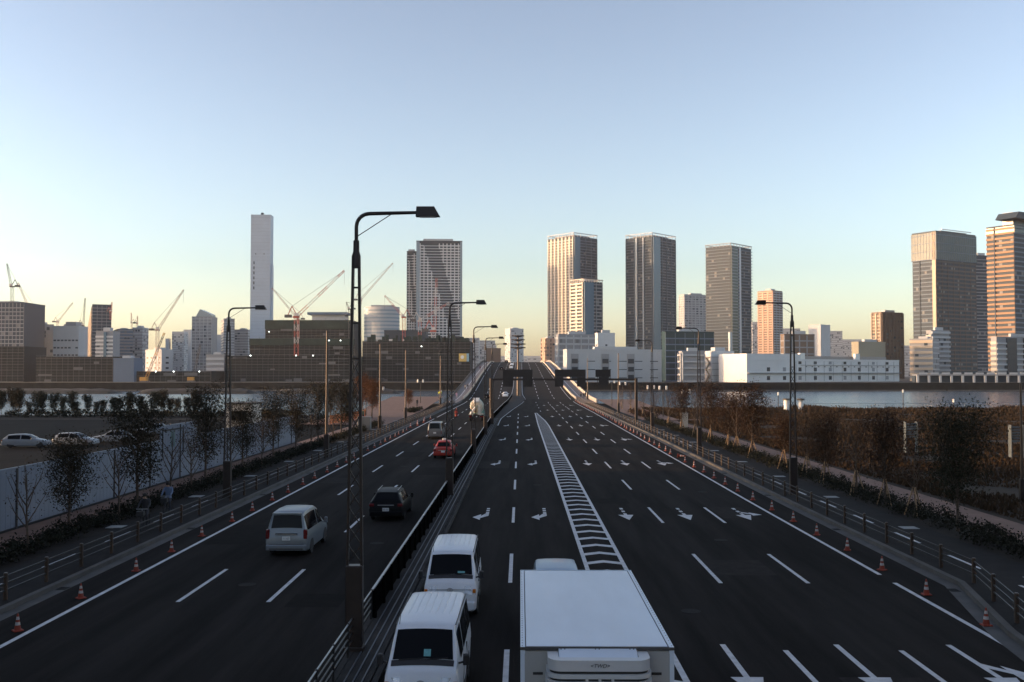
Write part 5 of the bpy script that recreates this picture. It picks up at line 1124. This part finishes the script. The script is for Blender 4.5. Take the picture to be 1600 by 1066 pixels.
person('person in black standing near the plaza flower bed',(-22.7,219,plz(219)),.4,C2,'stand')
person('worker in yellow vest bending beside the bridge walkway',(-20.9,255,plz(255)),1.2,C3,'bend',hat=mat('helmet',(.7,.7,.65),.4),s=1.35)
person('worker in dark hi-vis standing by the orange netting',(-26.2,166,.14),1.0,clothmat('clothes_navy',(.10,.12,.06),(.02,.02,.03)),'stand')
def wz(x,y): return ZR(y)+.13
person('person in beige coat walking down the left bridge walkway',(-18.0,326,wz(0,326)),0,C5,'walk',s=1.05)
person('person in dark clothes beside the beige walker on the bridge',(-17.4,330,wz(0,330)),0,C2,'walk')
person('person with pinkish clothes at the foot of left walkway',(-18.7,292,wz(0,292)),.2,C7,'walk')
person('person in dark red near the top of left walkway',(-17.6,436,wz(0,436)),3.1,C6,'walk')
for i,x in enumerate((17.5,18.5,19.2)): person(['leftmost of three dark-clothed people on the right walkway','middle of three dark-clothed people on the right walkway','rightmost of three dark-clothed people on the right walkway'][i],(x,288+i*3,wz(0,288+i*3)),3.0+.2*i,C2,'walk',grp='trio on the right walkway')
def bicycle(label, loc, rz):
    t = thing('bicycle', label, 'bicycle', loc, rz); fr = mat('bike_frame',(.05,.05,.055),.4,.3)
    for y in (-.55,.52):
        b = MB(); pts = [(0,y+.33*math.cos(a),.34+.33*math.sin(a)) for a in np.linspace(0,2*math.pi,21)]
        for i in range(20): b.tube(pts[i],pts[i+1],.018,n=5,cap=False)
        for a in np.linspace(0,math.pi,6)[:-1]: b.tube((0,y+.32*math.cos(a),.34+.32*math.sin(a)),(0,y-.32*math.cos(a),.34-.32*math.sin(a)),.004,n=3,cap=False)
        b.build('wheel', RUBBER, t)
    b = MB(); b.tube((0,-.42,.82),(0,.08,.32),.02,n=6); b.tube((0,.08,.32),(0,.2,.86),.018,n=6); b.tube((0,.08,.32),(0,.52,.34),.014,n=6); b.tube((0,.17,.74),(0,.52,.34),.012,n=6); b.tube((0,-.40,.74),(0,.18,.68),.018,n=6); b.tube((0,-.40,.95),(0,-.55,.34),.018,n=6); b.build('frame', fr, t)
    b = MB(); b.tube((-.28,-.46,1.02),(.28,-.46,1.02),.014,n=6); b.tube((0,-.40,.9),(0,-.46,1.02),.014,n=6); b.build('handlebar', STEEL, t)
    b = MB(); b.bevbox(-.08,.08,.10,.34,.86,.92,.02); b.build('saddle', PLAST, t)
    b = MB(); b.box(-.17,.17,-.82,-.55,.72,.95); b.build('basket', PLAST, t)
for (px,py,cm,l1,l2) in ((262,803,C4,'cyclist in blue jacket riding along the left bike path','bicycle ridden by the cyclist in blue'),(226,826,C2,'cyclist in dark clothes, nearest rider on left bike path','bicycle ridden by the nearest dark-clothed cyclist')):
    p = gnd(px,py,.14); bicycle(l2,(p.x,p.y,.14),R_(4)); person(l1,(p.x,p.y+.12,.14+.02),R_(4),cm,'ride')
# scooter and rider
t = thing('motor_scooter','dark red motor scooter driving away on the left carriageway','scooter',(-11.3,176,0),math.pi)
for y in (-.6,.6): wheel(t,0,y,.24,.11)
b = MB(); b.bevbox(-.2,.2,.1,.85,.3,.72,.08); b.build('body', REDP, t); b = MB(); b.bevbox(-.17,.17,.0,.75,.72,.82,.04); b.build('seat', PLAST, t); b = MB(); b.bevbox(-.22,.22,.55,1.0,.82,1.25,.05); b.build('cargo_box', REDP, t); b = MB(); b.prism([(-.22,-.5,.3),(-.22,-.35,.3),(-.22,-.45,1.05),(-.22,-.55,1.05)],(.44,0,0)); b.build('leg_shield', REDP, t); b = MB(); b.tube((-.32,-.5,1.05),(.32,-.5,1.05),.02,n=6); b.build('handlebar', PLAST, t); boxpart('tail_light', TAILR, t, -.1,.1,.99,1.03,.62,.7)
person('rider in dark red on the motor scooter',(-11.3,176.05,.02),math.pi,C6,'ride',hat=mat('helmet_red',(.3,.03,.03),.3),s=1.02)
# ---------------------------------------------------------------- unseen buildings: left one inferred from its shade, the others added to block light
def slab_block(name,label,x0,x1,y0,y1,h):
    t = thing(name,label,'building',(x0,y0,0)); b = MB(); b.box(0,x1-x0,0,y1-y0,0,h); b.build('wall', PGREY, t); b = MB()
    for z in np.arange(4,h,3.8): b.box(x1-x0,x1-x0+.15,0,y1-y0,z,z+1.6); b.box(0,x1-x0,y1-y0,y1-y0+.15,z,z+1.6)
    b.build('window_bands', GDARK, t, kind='stuff')
slab_block('office_block','large office building left of the camera, outside the picture',-120,-72,-90,72,64)
slab_block('office_block','unseen office slab added right of the camera to dim the foreground',64,120,-55,62,55)
slab_block('office_block','unseen office building added behind the camera on the right to block sky light',30,120,-150,-60,42)
slab_block('office_block','unseen slab building added far behind the camera to block the low sky',-70,90,-330,-290,60)
slab_block('office_block','unseen low hall added on the left to shade the car park',-240,-205,60,175,17)
# ---------------------------------------------------------------- haze
b = MB(); b.box(-3500,3500,-500,4300,-7,235)
hz = b.build('haze'); hz['kind'] = 'stuff'; hz['label'] = 'thin pale evening haze over the city'; hz['category'] = 'haze'
m = bpy.data.materials.new('haze'); m.use_nodes = True; n = m.node_tree.nodes; n.remove(n['Principled BSDF']); pv = n.new('ShaderNodeVolumePrincipled')
pv.inputs['Color'].default_value = (.86,.88,.92,1); pv.inputs['Density'].default_value = .00006; pv.inputs['Anisotropy'].default_value = .2
m.node_tree.links.new(pv.outputs[0], n['Material Output'].inputs['Volume']); hz.data.materials.append(m)
